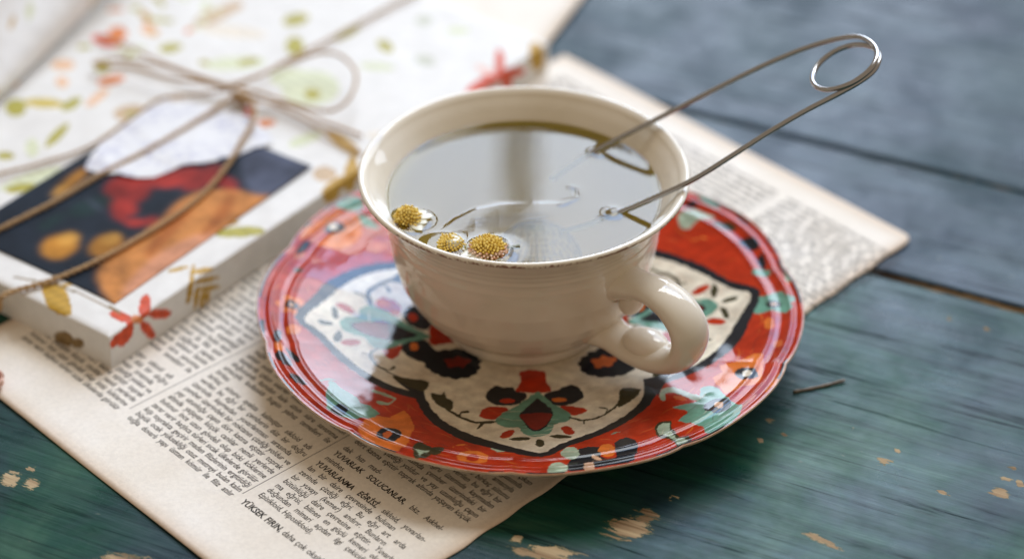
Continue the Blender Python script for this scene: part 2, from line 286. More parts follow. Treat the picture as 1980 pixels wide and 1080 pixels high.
BORDER = [('green',[(38.2,-42.2),(42.1,-41.6),(45.8,-40.3),(46.5,-34.1),(48.9,-33.4),(51.1,-35.1),(52.4,-39.4),(53.6,-43.0),(56.1,-46.9),(56.7,-49.2),(52.6,-56.8),(46.6,-59.2),(46.1,-55.3),(42.9,-53.2),(39.6,-50.2),(42.1,-46.9),(41.7,-44.8)]),('navy',[(54.2,-45.4),(53.8,-47.0),(52.7,-48.3),(51.2,-49.0),(49.5,-49.1),(48.0,-48.3),(46.9,-47.0),(46.6,-45.2),(47.0,-43.5),(48.0,-42.2),(49.5,-41.5),(51.2,-41.6),(52.8,-42.4),(53.8,-43.7)]),('tan',[(51.9,-45.7),(51.7,-46.5),(51.3,-47.0),(50.8,-47.2),(50.3,-47.1),(49.8,-46.6),(49.5,-45.8),(49.5,-45.0),(49.7,-44.2),(50.0,-43.6),(50.5,-43.4),(51.1,-43.6),(51.5,-44.1),(51.8,-44.8)]),('leaf',[(36.8,-37.9),(37.0,-34.1),(39.3,-34.3),(42.2,-37.4),(45.6,-40.8),(46.2,-38.1),(42.8,-34.8),(39.7,-31.4),(36.2,-31.6),(35.4,-37.2)]),('orange2',[(42.5,-39.0),(42.3,-39.3),(41.7,-39.4),(41.0,-39.1),(40.2,-38.5),(39.6,-37.8),(39.2,-37.1),(39.1,-36.5),(39.3,-36.1),(39.9,-36.1),(40.6,-36.4),(41.4,-37.0),(42.0,-37.7),(42.4,-38.4)]),('vine',[(33.2,-53.6),(34.3,-50.0),(37.7,-49.7),(37.6,-54.9),(39.8,-59.2),(42.7,-60.7),(41.0,-64.4),(38.7,-65.0),(36.7,-59.9),(33.7,-59.0)]),('leaf',[(33.9,-53.8),(34.6,-51.3),(37.2,-50.9),(37.0,-55.3),(39.0,-60.1),(41.4,-61.5),(40.0,-63.1),(38.8,-63.4),(36.8,-58.6),(34.1,-57.7)]),('orange',[(52.4,-23.5),(56.4,-23.3),(59.6,-22.1),(62.4,-20.7),(64.6,-22.5),(64.1,-28.4),(62.5,-35.4),(57.9,-37.1),(53.1,-39.7),(52.3,-36.6),(50.2,-29.4),(53.0,-27.2)]),('navy',[(62.4,-31.5),(62.0,-32.8),(61.1,-33.6),(59.7,-33.9),(58.4,-33.4),(57.2,-32.3),(56.4,-30.7),(56.2,-29.1),(56.6,-27.8),(57.6,-27.0),(58.9,-26.8),(60.3,-27.4),(61.5,-28.5),(62.3,-29.9)]),('cream',[(60.7,-30.8),(60.5,-31.5),(60.1,-32.0),(59.6,-32.2),(59.1,-32.0),(58.7,-31.5),(58.4,-30.7),(58.4,-29.9),(58.5,-29.1),(58.9,-28.6),(59.4,-28.5),(59.9,-28.7),(60.4,-29.2),(60.6,-30.0)]),('orange',[(63.2,-41.8),(65.1,-37.8),(67.9,-32.7),(69.2,-32.1),(67.8,-36.6),(64.9,-40.3)]),('navy',[(24.4,-57.5),(25.9,-57.2),(27.8,-59.5),(27.9,-64.1),(26.5,-67.2),(23.6,-63.4)]),('navy',[(12.6,-62.5),(17.8,-62.0),(18.2,-67.9),(22.3,-68.9),(22.0,-60.2),(25.4,-57.4),(28.3,-61.4),(27.0,-69.5),(25.5,-72.2),(18.0,-74.2),(10.4,-75.7),(9.0,-71.8),(11.8,-66.9)]),('leaf',[(12.8,-65.5),(12.5,-67.1),(11.8,-68.3),(10.8,-69.0),(9.7,-68.9),(8.7,-68.1),(8.0,-66.8),(7.8,-65.0),(8.1,-63.3),(8.8,-61.9),(9.8,-61.2),(10.9,-61.3),(11.9,-62.2),(12.6,-63.7)]),('leaf',[(9.3,-74.4),(9.0,-76.2),(8.3,-77.4),(7.2,-78.0),(6.1,-78.0),(5.1,-77.4),(4.4,-76.1),(4.2,-74.2),(4.5,-72.3),(5.2,-70.8),(6.2,-70.0),(7.4,-70.0),(8.4,-70.9),(9.1,-72.5)]),('tan',[(16.5,-74.2),(16.3,-75.4),(15.9,-76.1),(15.2,-76.5),(14.6,-76.5),(14.0,-76.1),(13.6,-75.2),(13.5,-74.0),(13.7,-72.8),(14.1,-71.8),(14.7,-71.3),(15.4,-71.4),(16.0,-72.0),(16.4,-73.0)]),('tan',[(18.5,-69.8),(18.3,-70.1),(17.9,-70.1),(17.3,-69.8),(16.8,-69.3),(16.3,-68.7),(15.9,-68.1),(15.9,-67.6),(16.1,-67.3),(16.5,-67.3),(17.1,-67.6),(17.6,-68.1),(18.1,-68.7),(18.5,-69.3)]),('orange',[(22.2,-64.7),(22.0,-66.2),(21.3,-67.3),(20.4,-67.9),(19.4,-67.7),(18.5,-67.0),(17.9,-65.7),(17.7,-64.1),(18.0,-62.4),(18.7,-61.2),(19.6,-60.6),(20.6,-60.7),(21.5,-61.6),(22.1,-63.1)]),('navy',[(-3.0,-77.0),(-3.2,-77.6),(-3.6,-78.0),(-4.2,-78.3),(-4.8,-78.3),(-5.4,-78.0),(-5.8,-77.6),(-6.0,-77.0),(-5.8,-76.3),(-5.4,-75.7),(-4.8,-75.3),(-4.2,-75.3),(-3.6,-75.7),(-3.1,-76.3)]),('navy',[(0.9,-76.6),(0.8,-77.2),(0.4,-77.6),(-0.1,-77.8),(-0.7,-77.8),(-1.2,-77.6),(-1.6,-77.2),(-1.7,-76.6),(-1.6,-76.0),(-1.2,-75.5),(-0.7,-75.2),(-0.1,-75.2),(0.4,-75.5),(0.8,-76.0)]),('vine',[(-31.1,-62.9),(-28.8,-62.2),(-26.1,-64.2),(-22.7,-63.7),(-25.2,-68.0),(-29.7,-71.1),(-30.8,-70.8)]),('leaf',[(-30.6,-65.1),(-28.7,-65.6),(-26.8,-65.3),(-29.0,-69.0)]),('orange',[(-11.3,-67.3),(-11.7,-68.9),(-12.8,-70.2),(-14.4,-71.0),(-16.2,-71.2),(-17.9,-70.7),(-19.0,-69.6),(-19.4,-68.1),(-19.1,-66.5),(-18.0,-65.2),(-16.3,-64.2),(-14.5,-64.0),(-12.9,-64.6),(-11.7,-65.8)]),('red',[(-13.6,-67.9),(-13.8,-68.7),(-14.3,-69.3),(-15.0,-69.7),(-15.8,-69.8),(-16.5,-69.5),(-17.1,-69.0),(-17.2,-68.3),(-17.1,-67.5),(-16.6,-66.9),(-15.9,-66.5),(-15.1,-66.4),(-14.3,-66.7),(-13.8,-67.2)]),('orange',[(-46.0,-54.8),(-42.3,-48.2),(-38.2,-48.0),(-34.3,-43.1),(-31.4,-50.8),(-32.2,-58.1),(-33.4,-65.0),(-37.8,-67.8),(-42.0,-64.6),(-44.7,-60.9)]),('navy',[(-34.5,-57.3),(-34.8,-59.0),(-35.7,-60.5),(-37.0,-61.5),(-38.4,-61.8),(-39.8,-61.4),(-40.8,-60.3),(-41.2,-58.8),(-40.9,-57.1),(-40.1,-55.6),(-38.8,-54.6),(-37.3,-54.2),(-35.9,-54.5),(-34.9,-55.7)]),('orange2',[(-36.9,-57.8),(-37.0,-58.5),(-37.4,-59.1),(-37.9,-59.5),(-38.5,-59.7),(-39.0,-59.5),(-39.4,-59.0),(-39.6,-58.4),(-39.5,-57.7),(-39.1,-57.1),(-38.6,-56.7),(-38.0,-56.6),(-37.5,-56.7),(-37.1,-57.2)]),('green',[(-55.1,-32.8),(-51.8,-35.9),(-46.9,-39.5),(-40.8,-46.5),(-44.7,-50.7),(-50.9,-50.7),(-55.1,-47.7)]),('navy',[(-49.3,-47.1),(-49.5,-48.3),(-50.1,-49.5),(-51.0,-50.2),(-52.0,-50.5),(-53.0,-50.3),(-53.7,-49.5),(-54.0,-48.4),(-53.8,-47.2),(-53.2,-46.0),(-52.3,-45.3),(-51.3,-45.0),(-50.3,-45.2),(-49.6,-46.0)]),('red',[(-41.7,-38.5),(-41.9,-40.0),(-42.6,-41.3),(-43.6,-42.2),(-44.7,-42.6),(-45.8,-42.3),(-46.5,-41.4),(-46.8,-40.1),(-46.7,-38.6),(-46.0,-37.2),(-45.0,-36.3),(-43.9,-36.0),(-42.8,-36.3),(-42.1,-37.2)]),('leaf',[(-43.6,-35.0),(-40.4,-36.2),(-37.4,-37.7),(-39.1,-39.8),(-41.6,-39.4),(-41.7,-40.9),(-39.0,-41.2),(-36.8,-36.9),(-40.2,-34.7),(-43.4,-33.5)]),('orange',[(-39.1,-66.5),(-39.6,-67.3),(-40.7,-67.6),(-42.1,-67.2),(-43.7,-66.4),(-44.9,-65.2),(-45.7,-63.8),(-45.9,-62.6),(-45.4,-61.7),(-44.3,-61.1),(-42.9,-61.3),(-41.4,-62.1),(-40.1,-63.4),(-39.3,-65.0)]),('orange',[(-71.2,-18.1),(-69.5,-17.0),(-68.7,-20.6),(-70.0,-23.1)]),('navy',[(-71.8,-12.9),(-69.9,-11.3),(-69.7,-17.6),(-71.1,-17.6)]),('navy',[(-70.7,-23.3),(-68.6,-21.6),(-65.3,-27.4),(-67.5,-29.2),(-69.5,-26.4)]),('navy',[(-65.8,-34.2),(-64.1,-32.6),(-61.0,-36.7),(-63.7,-38.1)]),('navy',[(-76.1,-9.6),(-74.6,-8.6),(-73.8,-21.4),(-72.0,-28.1),(-74.0,-25.9),(-75.5,-17.9)]),('orange',[(-64.4,-9.3),(-64.6,-10.4),(-65.1,-11.5),(-65.9,-12.3),(-66.8,-12.6),(-67.7,-12.4),(-68.3,-11.8),(-68.6,-10.9),(-68.5,-9.8),(-67.9,-8.8),(-67.1,-8.0),(-66.2,-7.7),(-65.3,-7.8),(-64.7,-8.4)]),('navy',[(-68.3,-19.0),(-66.3,-20.8),(-63.9,-24.5),(-64.0,-26.5),(-66.6,-23.4)]),('green',[(-57.9,48.9),(-56.1,52.6),(-52.4,55.1),(-49.8,53.5),(-50.5,49.2),(-54.4,48.0)]),('green',[(-51.3,47.4),(-46.6,45.6),(-44.8,42.4),(-48.2,42.4),(-50.8,44.1)]),('orange',[(-63.2,31.8),(-59.5,36.2),(-56.5,44.1),(-51.6,47.7),(-49.8,39.6),(-53.2,32.9),(-58.6,30.9)]),('navy',[(-54.8,40.5),(-55.0,39.3),(-55.8,38.2),(-56.9,37.4),(-58.2,37.0),(-59.4,37.3),(-60.3,38.0),(-60.6,39.1),(-60.4,40.3),(-59.6,41.5),(-58.5,42.3),(-57.2,42.6),(-56.0,42.3),(-55.1,41.6)]),('cream',[(-56.8,40.7),(-56.9,40.0),(-57.2,39.4),(-57.7,39.0),(-58.3,38.9),(-58.8,39.1),(-59.2,39.5),(-59.4,40.0),(-59.3,40.7),(-58.9,41.3),(-58.4,41.7),(-57.9,41.8),(-57.3,41.7),(-56.9,41.3)]),('orange',[(-67.7,33.1),(-65.8,38.0),(-57.8,46.8),(-56.0,46.3),(-61.4,39.5),(-65.5,33.7)]),('navy',[(-68.7,26.7),(-66.5,31.3),(-64.3,32.3),(-65.2,28.6),(-67.5,25.7)]),('leaf',[(45.1,49.2),(48.9,50.8),(53.0,47.9),(55.8,45.1),(52.0,45.1),(49.6,44.3),(47.8,42.1),(45.5,43.0),(44.7,46.1)]),('navy',[(51.0,52.1),(50.8,51.6),(50.2,51.3),(49.3,51.2),(48.4,51.4),(47.6,51.8),(47.1,52.3),(46.9,52.9),(47.1,53.4),(47.7,53.7),(48.5,53.8),(49.5,53.6),(50.3,53.2),(50.8,52.7)]),('vine',[(61.3,38.4),(60.8,37.8),(59.7,37.8),(58.2,38.3),(56.7,39.3),(55.4,40.5),(54.5,41.8),(54.4,42.8),(54.9,43.4),(56.0,43.4),(57.5,42.9),(59.1,42.0),(60.4,40.7),(61.2,39.4)]),('navy',[(61.7,31.8),(63.6,33.9),(66.8,32.4),(67.3,28.3),(64.8,28.3)]),('navy',[(66.4,23.9),(68.4,25.4),(68.7,19.3),(67.1,19.4)]),('green',[(69.7,16.4),(69.4,15.7),(68.6,15.3),(67.5,15.3),(66.3,15.6),(65.3,16.3),(64.6,17.2),(64.4,18.0),(64.7,18.8),(65.5,19.2),(66.6,19.2),(67.8,18.8),(68.8,18.2),(69.5,17.3)]),('orange',[(68.8,-8.5),(68.6,-9.6),(68.1,-10.5),(67.5,-10.8),(66.9,-10.6),(66.4,-9.9),(66.1,-8.7),(66.0,-7.5),(66.2,-6.3),(66.7,-5.5),(67.3,-5.2),(67.9,-5.4),(68.5,-6.1),(68.8,-7.2)]),('green',[(49.7,58.6),(51.5,59.3),(56.2,51.6),(57.3,48.9),(53.2,51.6)]),('navy',[(61.7,44.7),(64.1,42.2),(65.6,38.9),(63.2,41.4)]),('navy',[(69.4,33.0),(72.1,30.3),(74.1,23.9),(75.6,17.3),(73.8,15.7),(72.4,24.2)]),('leaf',[(73.5,16.4),(75.5,16.6),(75.8,10.9),(73.9,11.5)])]
WRAP = [('wred',[(17.3,0.4),(15.8,-1.5),(14.4,-2.0),(13.1,-1.1),(13.3,1.0),(15.9,3.5),(18.8,5.5),(20.9,6.1),(21.3,5.1),(19.9,2.9)]),('wred',[(24.5,-5.7),(23.7,-6.4),(21.5,-6.1),(18.8,-4.8),(16.6,-3.2),(15.7,-1.7),(16.5,-1.0),(18.6,-1.3),(21.4,-2.5),(23.6,-4.2)]),('wred',[(16.4,-6.0),(17.4,-8.7),(17.3,-10.4),(16.2,-10.4),(14.6,-8.7),(13.0,-6.1),(12.0,-3.4),(12.1,-1.8),(13.2,-1.7),(14.8,-3.4)]),('wred',[(8.1,-4.7),(6.0,-5.9),(4.1,-6.0),(3.1,-4.9),(3.4,-3.0),(4.9,-1.1),(7.1,0.1),(9.1,0.2),(9.9,-0.9),(9.6,-2.8)]),('wred',[(10.4,-0.7),(9.1,-0.5),(7.6,1.2),(7.1,3.8),(7.4,6.4),(8.3,7.9),(9.5,7.8),(10.6,6.0),(11.0,3.4),(10.7,0.8)]),('wred',[(4.0,-4.2),(2.0,-4.6),(0.4,-4.3),(-0.3,-3.3),(0.3,-2.1),(1.9,-1.1),(3.9,-0.7),(5.6,-1.0),(6.2,-1.9),(5.7,-3.2)]),('worange',[(13.3,-1.6),(12.8,-2.3),(11.7,-2.2),(10.3,-1.4),(9.3,-0.2),(9.8,0.9),(11.0,1.6),(12.1,1.5),(12.7,0.7),(13.0,-0.5)]),('wochre',[(39.0,5.6),(38.1,5.4),(36.3,5.9),(34.5,6.8),(33.2,7.8),(33.0,8.6),(34.0,8.8),(35.7,8.4),(37.6,7.4),(38.9,6.4)]),('wochre',[(37.1,1.8),(34.9,0.3),(33.9,-0.4),(33.4,-0.0),(34.6,1.3),(36.7,3.0),(38.9,4.6),(40.4,5.3),(40.5,4.9),(39.3,3.6)]),('wochre',[(44.2,-0.9),(43.2,-1.1),(40.6,-0.5),(38.0,0.8),(36.7,2.2),(36.5,3.2),(37.7,3.4),(39.7,2.7),(41.7,1.4),(43.1,0.0)]),('wochre',[(45.1,-4.6),(44.2,-4.8),(41.6,-4.3),(38.2,-3.1),(35.5,-1.8),(34.4,-0.9),(35.3,-0.7),(37.9,-1.2),(41.2,-2.4),(44.0,-3.7)]),('wochre',[(44.9,-8.0),(44.0,-8.1),(41.5,-7.4),(38.4,-6.0),(35.8,-4.5),(34.9,-3.6),(35.8,-3.4),(38.3,-4.2),(41.4,-5.5),(43.9,-7.0)]),('wochre',[(33.7,-3.6),(32.6,-5.7),(31.5,-6.6),(30.9,-6.2),(31.0,-4.4),(31.7,-2.1),(32.8,-0.0),(34.9,1.0),(35.0,0.5),(34.4,-1.2)]),('wochre',[(36.0,-7.2),(35.1,-9.3),(34.2,-10.3),(33.6,-9.8),(33.5,-8.1),(33.9,-5.8),(34.8,-3.7),(35.7,-2.7),(36.3,-3.1),(36.4,-4.9)]),('wochre',[(38.4,-9.4),(37.8,-11.5),(37.0,-12.5),(36.4,-12.1),(36.1,-10.4),(36.3,-8.1),(36.9,-6.1),(37.7,-5.1),(38.3,-5.5),(38.6,-7.2)]),('wochre',[(40.4,-9.6),(40.0,-11.3),(39.5,-12.2),(39.0,-11.9),(38.7,-10.6),(38.7,-8.6),(39.0,-6.9),(39.6,-5.9),(40.1,-6.2),(40.4,-7.6)]),('wochre',[(6.4,31.1),(8.5,27.9),(6.2,22.9),(2.0,17.9),(0.4,21.2),(2.1,26.2)]),('wochre',[(6.4,27.7),(10.0,26.5),(12.4,26.3),(13.1,27.7),(10.8,27.8),(7.3,29.0)]),('wbrown',[(5.3,36.3),(8.9,25.2),(9.6,11.6),(9.5,8.4),(10.0,8.6),(10.1,11.8),(9.4,25.6),(5.8,36.7)]),('wolive',[(65.4,1.6),(63.7,1.5),(61.1,3.0),(58.6,5.6),(57.1,8.2),(57.3,9.9),(59.0,10.0),(61.6,8.5),(64.1,5.9),(65.5,3.3)]),('wochre',[(107.7,-1.3),(106.9,-2.3),(103.8,-2.7),(99.5,-2.2),(95.8,-1.1),(94.1,0.1),(96.1,1.2),(99.6,1.6),(103.3,1.1),(105.8,0.0)]),('wochre',[(108.1,-1.4),(106.8,-3.8),(105.1,-4.6),(103.6,-3.7),(103.0,-1.3),(105.3,1.7),(109.3,4.1),(112.1,5.0),(112.4,4.0),(110.2,1.5)]),('wochre',[(98.2,-4.1),(96.6,-4.6),(94.6,-4.0),(93.2,-2.5),(92.7,-0.8),(94.1,0.6),(96.3,1.1),(97.5,0.4),(98.5,-1.0),(99.0,-2.8)]),('wtan',[(102.4,4.2),(100.5,3.3),(98.6,3.6),(97.6,5.0),(97.7,7.0),(98.9,8.8),(100.8,9.7),(102.7,9.4),(103.7,8.0),(103.6,6.0)]),('wbrown',[(-8.7,15.4),(-10.3,16.7),(-11.5,18.7),(-11.7,20.7),(-11.0,21.8),(-9.5,21.7),(-7.9,20.4),(-6.8,18.4),(-6.5,16.4),(-7.3,15.3)]),('wbrown',[(-6.9,10.6),(-8.0,11.2),(-9.0,12.3),(-9.6,13.7),(-9.6,14.7),(-8.8,15.0),(-7.7,14.5),(-6.7,13.3),(-6.1,11.9),(-6.2,10.9)]),('wochre',[(64.6,10.2),(63.7,10.0),(62.3,10.5),(60.9,11.5),(60.0,12.6),(60.0,13.4),(60.9,13.5),(62.3,13.0),(63.7,12.1),(64.6,11.0)]),('wolive',[(72.5,108.5),(70.5,107.1),(68.6,107.1),(67.7,108.4),(67.9,110.5),(69.3,112.7),(71.3,114.1),(73.2,114.1),(74.2,112.8),(73.9,110.7)]),('wyellow',[(81.1,100.5),(79.6,100.4),(77.6,102.2),(75.9,105.0),(75.1,107.9),(75.5,109.7),(77.0,109.7),(79.0,108.0),(80.7,105.1),(81.5,102.3)]),('wolive',[(86.4,97.8),(85.2,96.7),(83.1,96.0),(81.0,96.0),(79.7,96.7),(79.6,97.8),(80.9,98.8),(82.9,99.5),(85.1,99.5),(86.4,98.8)]),('wlorange',[(100.9,115.2),(99.5,114.6),(97.9,115.1),(96.7,116.6),(96.5,118.5),(97.3,120.1),(98.7,120.8),(100.4,120.3),(101.5,118.8),(101.7,116.8)]),('wlorange',[(91.9,108.5),(90.6,107.7),(89.4,107.7),(88.8,108.5),(89.0,109.8),(89.9,111.2),(91.2,112.1),(92.3,112.1),(93.0,111.2),(92.8,109.9)]),('worange',[(104.7,96.3),(103.2,95.6),(101.0,95.9),(99.0,97.0),(97.9,98.5),(98.2,99.9),(99.7,100.6),(101.8,100.4),(103.8,99.2),(104.9,97.7)]),('wlorange',[(95.6,94.7),(94.3,93.6),(91.6,92.6),(88.6,92.2),(86.4,92.3),(85.9,93.1),(87.3,94.2),(89.9,95.1),(93.0,95.6),(95.1,95.5)]),('wolive',[(107.1,104.8),(105.5,103.8),(104.0,103.7),(103.3,104.7),(103.5,106.4),(104.7,108.1),(106.3,109.2),(107.8,109.2),(108.6,108.2),(108.3,106.5)]),('wred',[(121.3,113.5),(119.6,113.1),(117.9,114.4),(116.9,116.9),(117.0,119.7),(118.0,121.7),(119.7,122.1),(121.4,120.7),(122.4,118.2),(122.4,115.5)]),('worange',[(126.7,116.3),(124.9,115.3),(123.3,115.3),(122.4,116.5),(122.6,118.4),(123.8,120.2),(125.5,121.3),(127.2,121.2),(128.1,120.0),(127.9,118.1)]),('wtan',[(93.8,74.0),(91.5,73.1),(88.9,74.0),(87.1,76.4),(86.7,79.4),(87.9,81.9),(90.2,82.8),(92.8,81.9),(94.6,79.5),(95.0,76.5)]),('wolive',[(92.0,73.2),(90.5,72.5),(88.9,73.0),(87.8,74.4),(87.6,76.3),(88.5,77.9),(90.0,78.7),(91.7,78.2),(92.8,76.7),(92.9,74.8)]),('wolive',[(72.3,89.5),(70.9,88.2),(68.0,86.8),(64.7,85.8),(62.2,85.7),(61.5,86.4),(62.9,87.7),(65.8,89.1),(69.1,90.1),(71.6,90.2)]),('wlgreen',[(58.2,87.8),(56.3,86.3),(54.7,85.8),(54.1,86.6),(54.7,88.3),(56.3,90.4),(58.2,91.9),(59.8,92.4),(60.4,91.6),(59.8,89.9)]),('wolive',[(131.3,95.7),(129.8,95.0),(128.0,95.3),(126.5,96.4),(125.8,98.0),(126.3,99.4),(127.8,100.0),(129.6,99.8),(131.1,98.6),(131.8,97.1)]),('wlgreen',[(52.2,73.7),(49.7,72.8),(45.2,73.3),(40.5,75.0),(37.3,77.2),(36.8,79.1),(39.2,80.0),(43.6,79.6),(48.4,77.9),(51.7,75.6)]),('wolive',[(42.2,73.3),(40.8,72.7),(38.8,73.2),(36.9,74.5),(35.8,76.1),(36.0,77.4),(37.3,78.0),(39.3,77.5),(41.2,76.2),(42.3,74.6)]),('wtan',[(161.1,100.1),(158.5,98.5),(154.2,97.9),(149.9,98.5),(147.3,100.1),(147.2,102.1),(149.8,103.7),(154.1,104.3),(158.4,103.7),(161.1,102.1)]),('wtan',[(165.0,99.1),(163.5,97.9),(161.5,97.5),(159.9,97.9),(159.2,99.0),(159.7,100.5),(161.2,101.6),(163.1,102.1),(164.8,101.7),(165.5,100.5)]),('wltan',[(153.4,80.2),(151.2,80.6),(148.4,84.1),(145.9,89.3),(144.8,94.2),(145.4,97.0),(147.6,96.6),(150.5,93.1),(153.0,87.9),(154.1,82.9)]),('wolive',[(171.5,75.3),(169.6,74.3),(167.2,74.3),(165.3,75.4),(164.5,77.1),(165.1,78.8),(167.0,79.9),(169.4,79.8),(171.3,78.7),(172.1,77.0)]),('wolive',[(156.1,63.7),(153.7,62.2),(151.6,62.0),(150.7,63.2),(151.3,65.3),(153.2,67.5),(155.6,69.1),(157.6,69.2),(158.5,68.1),(157.9,65.9)]),('wolive',[(176.9,57.1),(175.2,56.1),(172.3,55.6),(169.3,55.8),(167.4,56.7),(167.3,57.8),(169.0,58.9),(171.8,59.4),(174.8,59.1),(176.7,58.3)]),('wlgreen',[(139.6,68.1),(137.1,67.8),(133.5,69.7),(130.1,73.1),(128.3,76.6),(128.6,79.1),(131.1,79.4),(134.7,77.5),(138.1,74.1),(140.0,70.5)]),('wolive',[(140.0,69.6),(138.9,69.2),(137.3,69.5),(135.9,70.4),(135.1,71.6),(135.4,72.6),(136.5,73.1),(138.1,72.7),(139.5,71.8),(140.2,70.6)]),('wlgreen',[(141.3,37.7),(136.7,35.6),(132.2,36.6),(129.5,40.2),(129.6,45.1),(132.5,49.5),(137.1,51.6),(141.7,50.7),(144.5,47.1),(144.3,42.1)]),('wlgreen',[(140.9,49.2),(138.2,48.2),(135.5,49.1),(133.6,51.6),(133.3,54.7),(134.8,57.3),(137.4,58.3),(140.2,57.4),(142.1,54.9),(142.4,51.8)]),('wolive',[(135.6,38.9),(134.2,38.2),(132.9,38.4),(132.1,39.4),(132.2,40.8),(133.2,42.1),(134.5,42.8),(135.9,42.6),(136.6,41.6),(136.5,40.2)]),('wred',[(105.6,43.9),(104.6,44.3),(103.8,46.4),(103.4,49.4),(103.7,52.2),(104.4,53.7),(105.4,53.4),(106.3,51.3),(106.6,48.2),(106.4,45.4)]),('worange',[(114.1,39.5),(112.7,39.1),(110.8,39.7),(109.1,41.1),(108.1,42.7),(108.3,43.9),(109.6,44.3),(111.6,43.6),(113.3,42.3),(114.3,40.7)]),('wred',[(111.7,47.0),(109.1,45.0),(107.3,44.2),(107.0,44.7),(108.3,46.5),(110.8,48.7),(113.4,50.7),(115.3,51.5),(115.6,51.0),(114.2,49.2)]),('wtan',[(106.7,69.7),(105.5,69.3),(104.2,69.9),(103.2,71.2),(102.9,72.7),(103.5,73.9),(104.6,74.3),(105.9,73.7),(106.9,72.4),(107.2,70.9)]),('wlgreen',[(116.9,23.3),(115.2,22.4),(112.4,22.5),(109.7,23.3),(108.0,24.7),(108.0,26.0),(109.7,26.9),(112.5,26.8),(115.2,26.0),(116.9,24.6)]),('wochre',[(116.0,6.5),(115.0,7.4),(115.1,10.6),(116.3,15.0),(118.0,18.8),(119.7,20.6),(120.6,19.7),(120.5,16.4),(119.3,12.1),(117.6,8.3)]),('wred',[(181.7,-0.1),(180.7,-1.2),(177.0,-1.6),(171.9,-1.1),(167.5,0.1),(167.1,1.5),(169.4,2.6),(173.6,3.0),(178.1,2.5),(181.1,1.3)]),('wred',[(191.9,-3.8),(190.5,-4.4),(186.2,-3.5),(180.7,-1.7),(177.0,0.6),(177.4,2.3),(179.5,2.9),(182.6,2.1),(185.5,0.1),(189.9,-2.1)]),('wred',[(188.2,4.3),(185.2,2.4),(183.1,1.5),(182.7,2.1),(184.1,3.9),(186.8,6.2),(189.7,8.2),(191.9,9.1),(192.3,8.5),(190.9,6.7)]),('wpink',[(179.9,2.3),(179.1,2.4),(178.5,3.7),(178.5,5.7),(178.9,7.5),(179.7,8.5),(180.6,8.4),(181.1,7.1),(181.2,5.1),(180.7,3.3)]),('wred',[(186.1,-5.7),(185.7,-6.9),(184.6,-7.2),(183.2,-6.6),(182.1,-5.2),(181.6,-3.6),(182.1,-2.4),(183.2,-2.1),(184.6,-2.8),(185.7,-4.1)]),('wochre',[(204.1,-3.9),(203.5,-6.4),(201.9,-7.4),(199.9,-6.5),(198.3,-4.0),(197.7,-0.9),(200.5,1.6),(203.5,2.7),(204.2,1.7),(203.4,-0.8)]),('wgrey',[(173.6,22.1),(172.1,21.7),(170.9,22.6),(170.3,24.2),(170.7,26.1),(171.8,27.5),(173.3,27.9),(174.6,27.0),(175.1,25.3),(174.7,23.5)]),('wlgreen',[(162.4,30.8),(161.0,30.8),(159.4,32.3),(158.0,34.7),(157.5,37.1),(158.0,38.6),(159.4,38.6),(161.0,37.0),(162.4,34.6),(162.9,32.3)]),('wgrey',[(195.0,40.0),(193.4,39.3),(191.9,39.6),(191.0,40.8),(191.1,42.4),(192.1,43.9),(193.7,44.5),(195.2,44.2),(196.1,43.0),(196.0,41.4)]),('wlgreen',[(196.7,26.0),(195.4,25.8),(193.9,26.5),(192.7,28.1),(192.4,29.8),(193.0,31.0),(194.3,31.3),(195.8,30.5),(197.0,29.0),(197.3,27.3)]),('wltan',[(132.0,1.9),(130.6,2.0),(128.6,3.5),(126.8,5.9),(125.8,8.2),(126.1,9.7),(127.5,9.6),(129.5,8.1),(131.3,5.7),(132.2,3.3)]),('wolive',[(129.3,81.1),(128.6,80.8),(127.8,81.0),(127.3,81.6),(127.2,82.5),(127.7,83.2),(128.4,83.6),(129.2,83.4),(129.7,82.7),(129.7,81.8)]),('wlorange',[(82.2,121.4),(80.7,120.5),(79.3,120.6),(78.4,121.8),(78.4,123.5),(79.4,125.1),(80.9,126.0),(82.3,125.9),(83.2,124.7),(83.1,123.0)]),('wolive',[(171.6,38.1),(170.4,38.1),(169.9,39.4),(170.2,41.3),(171.4,43.3),(172.8,44.5),(174.0,44.4),(174.5,43.2),(174.1,41.2),(173.0,39.3)]),('wolive',[(50.4,90.7),(49.4,90.2),(48.2,90.7),(47.4,91.8),(47.2,93.1),(47.6,94.3),(48.6,94.7),(49.8,94.3),(50.6,93.2),(50.8,91.8)]),('wlorange',[(133.5,108.2),(132.3,107.8),(131.2,108.5),(130.7,110.0),(131.0,111.8),(131.9,113.2),(133.2,113.6),(134.3,112.9),(134.8,111.3),(134.5,109.5)])]
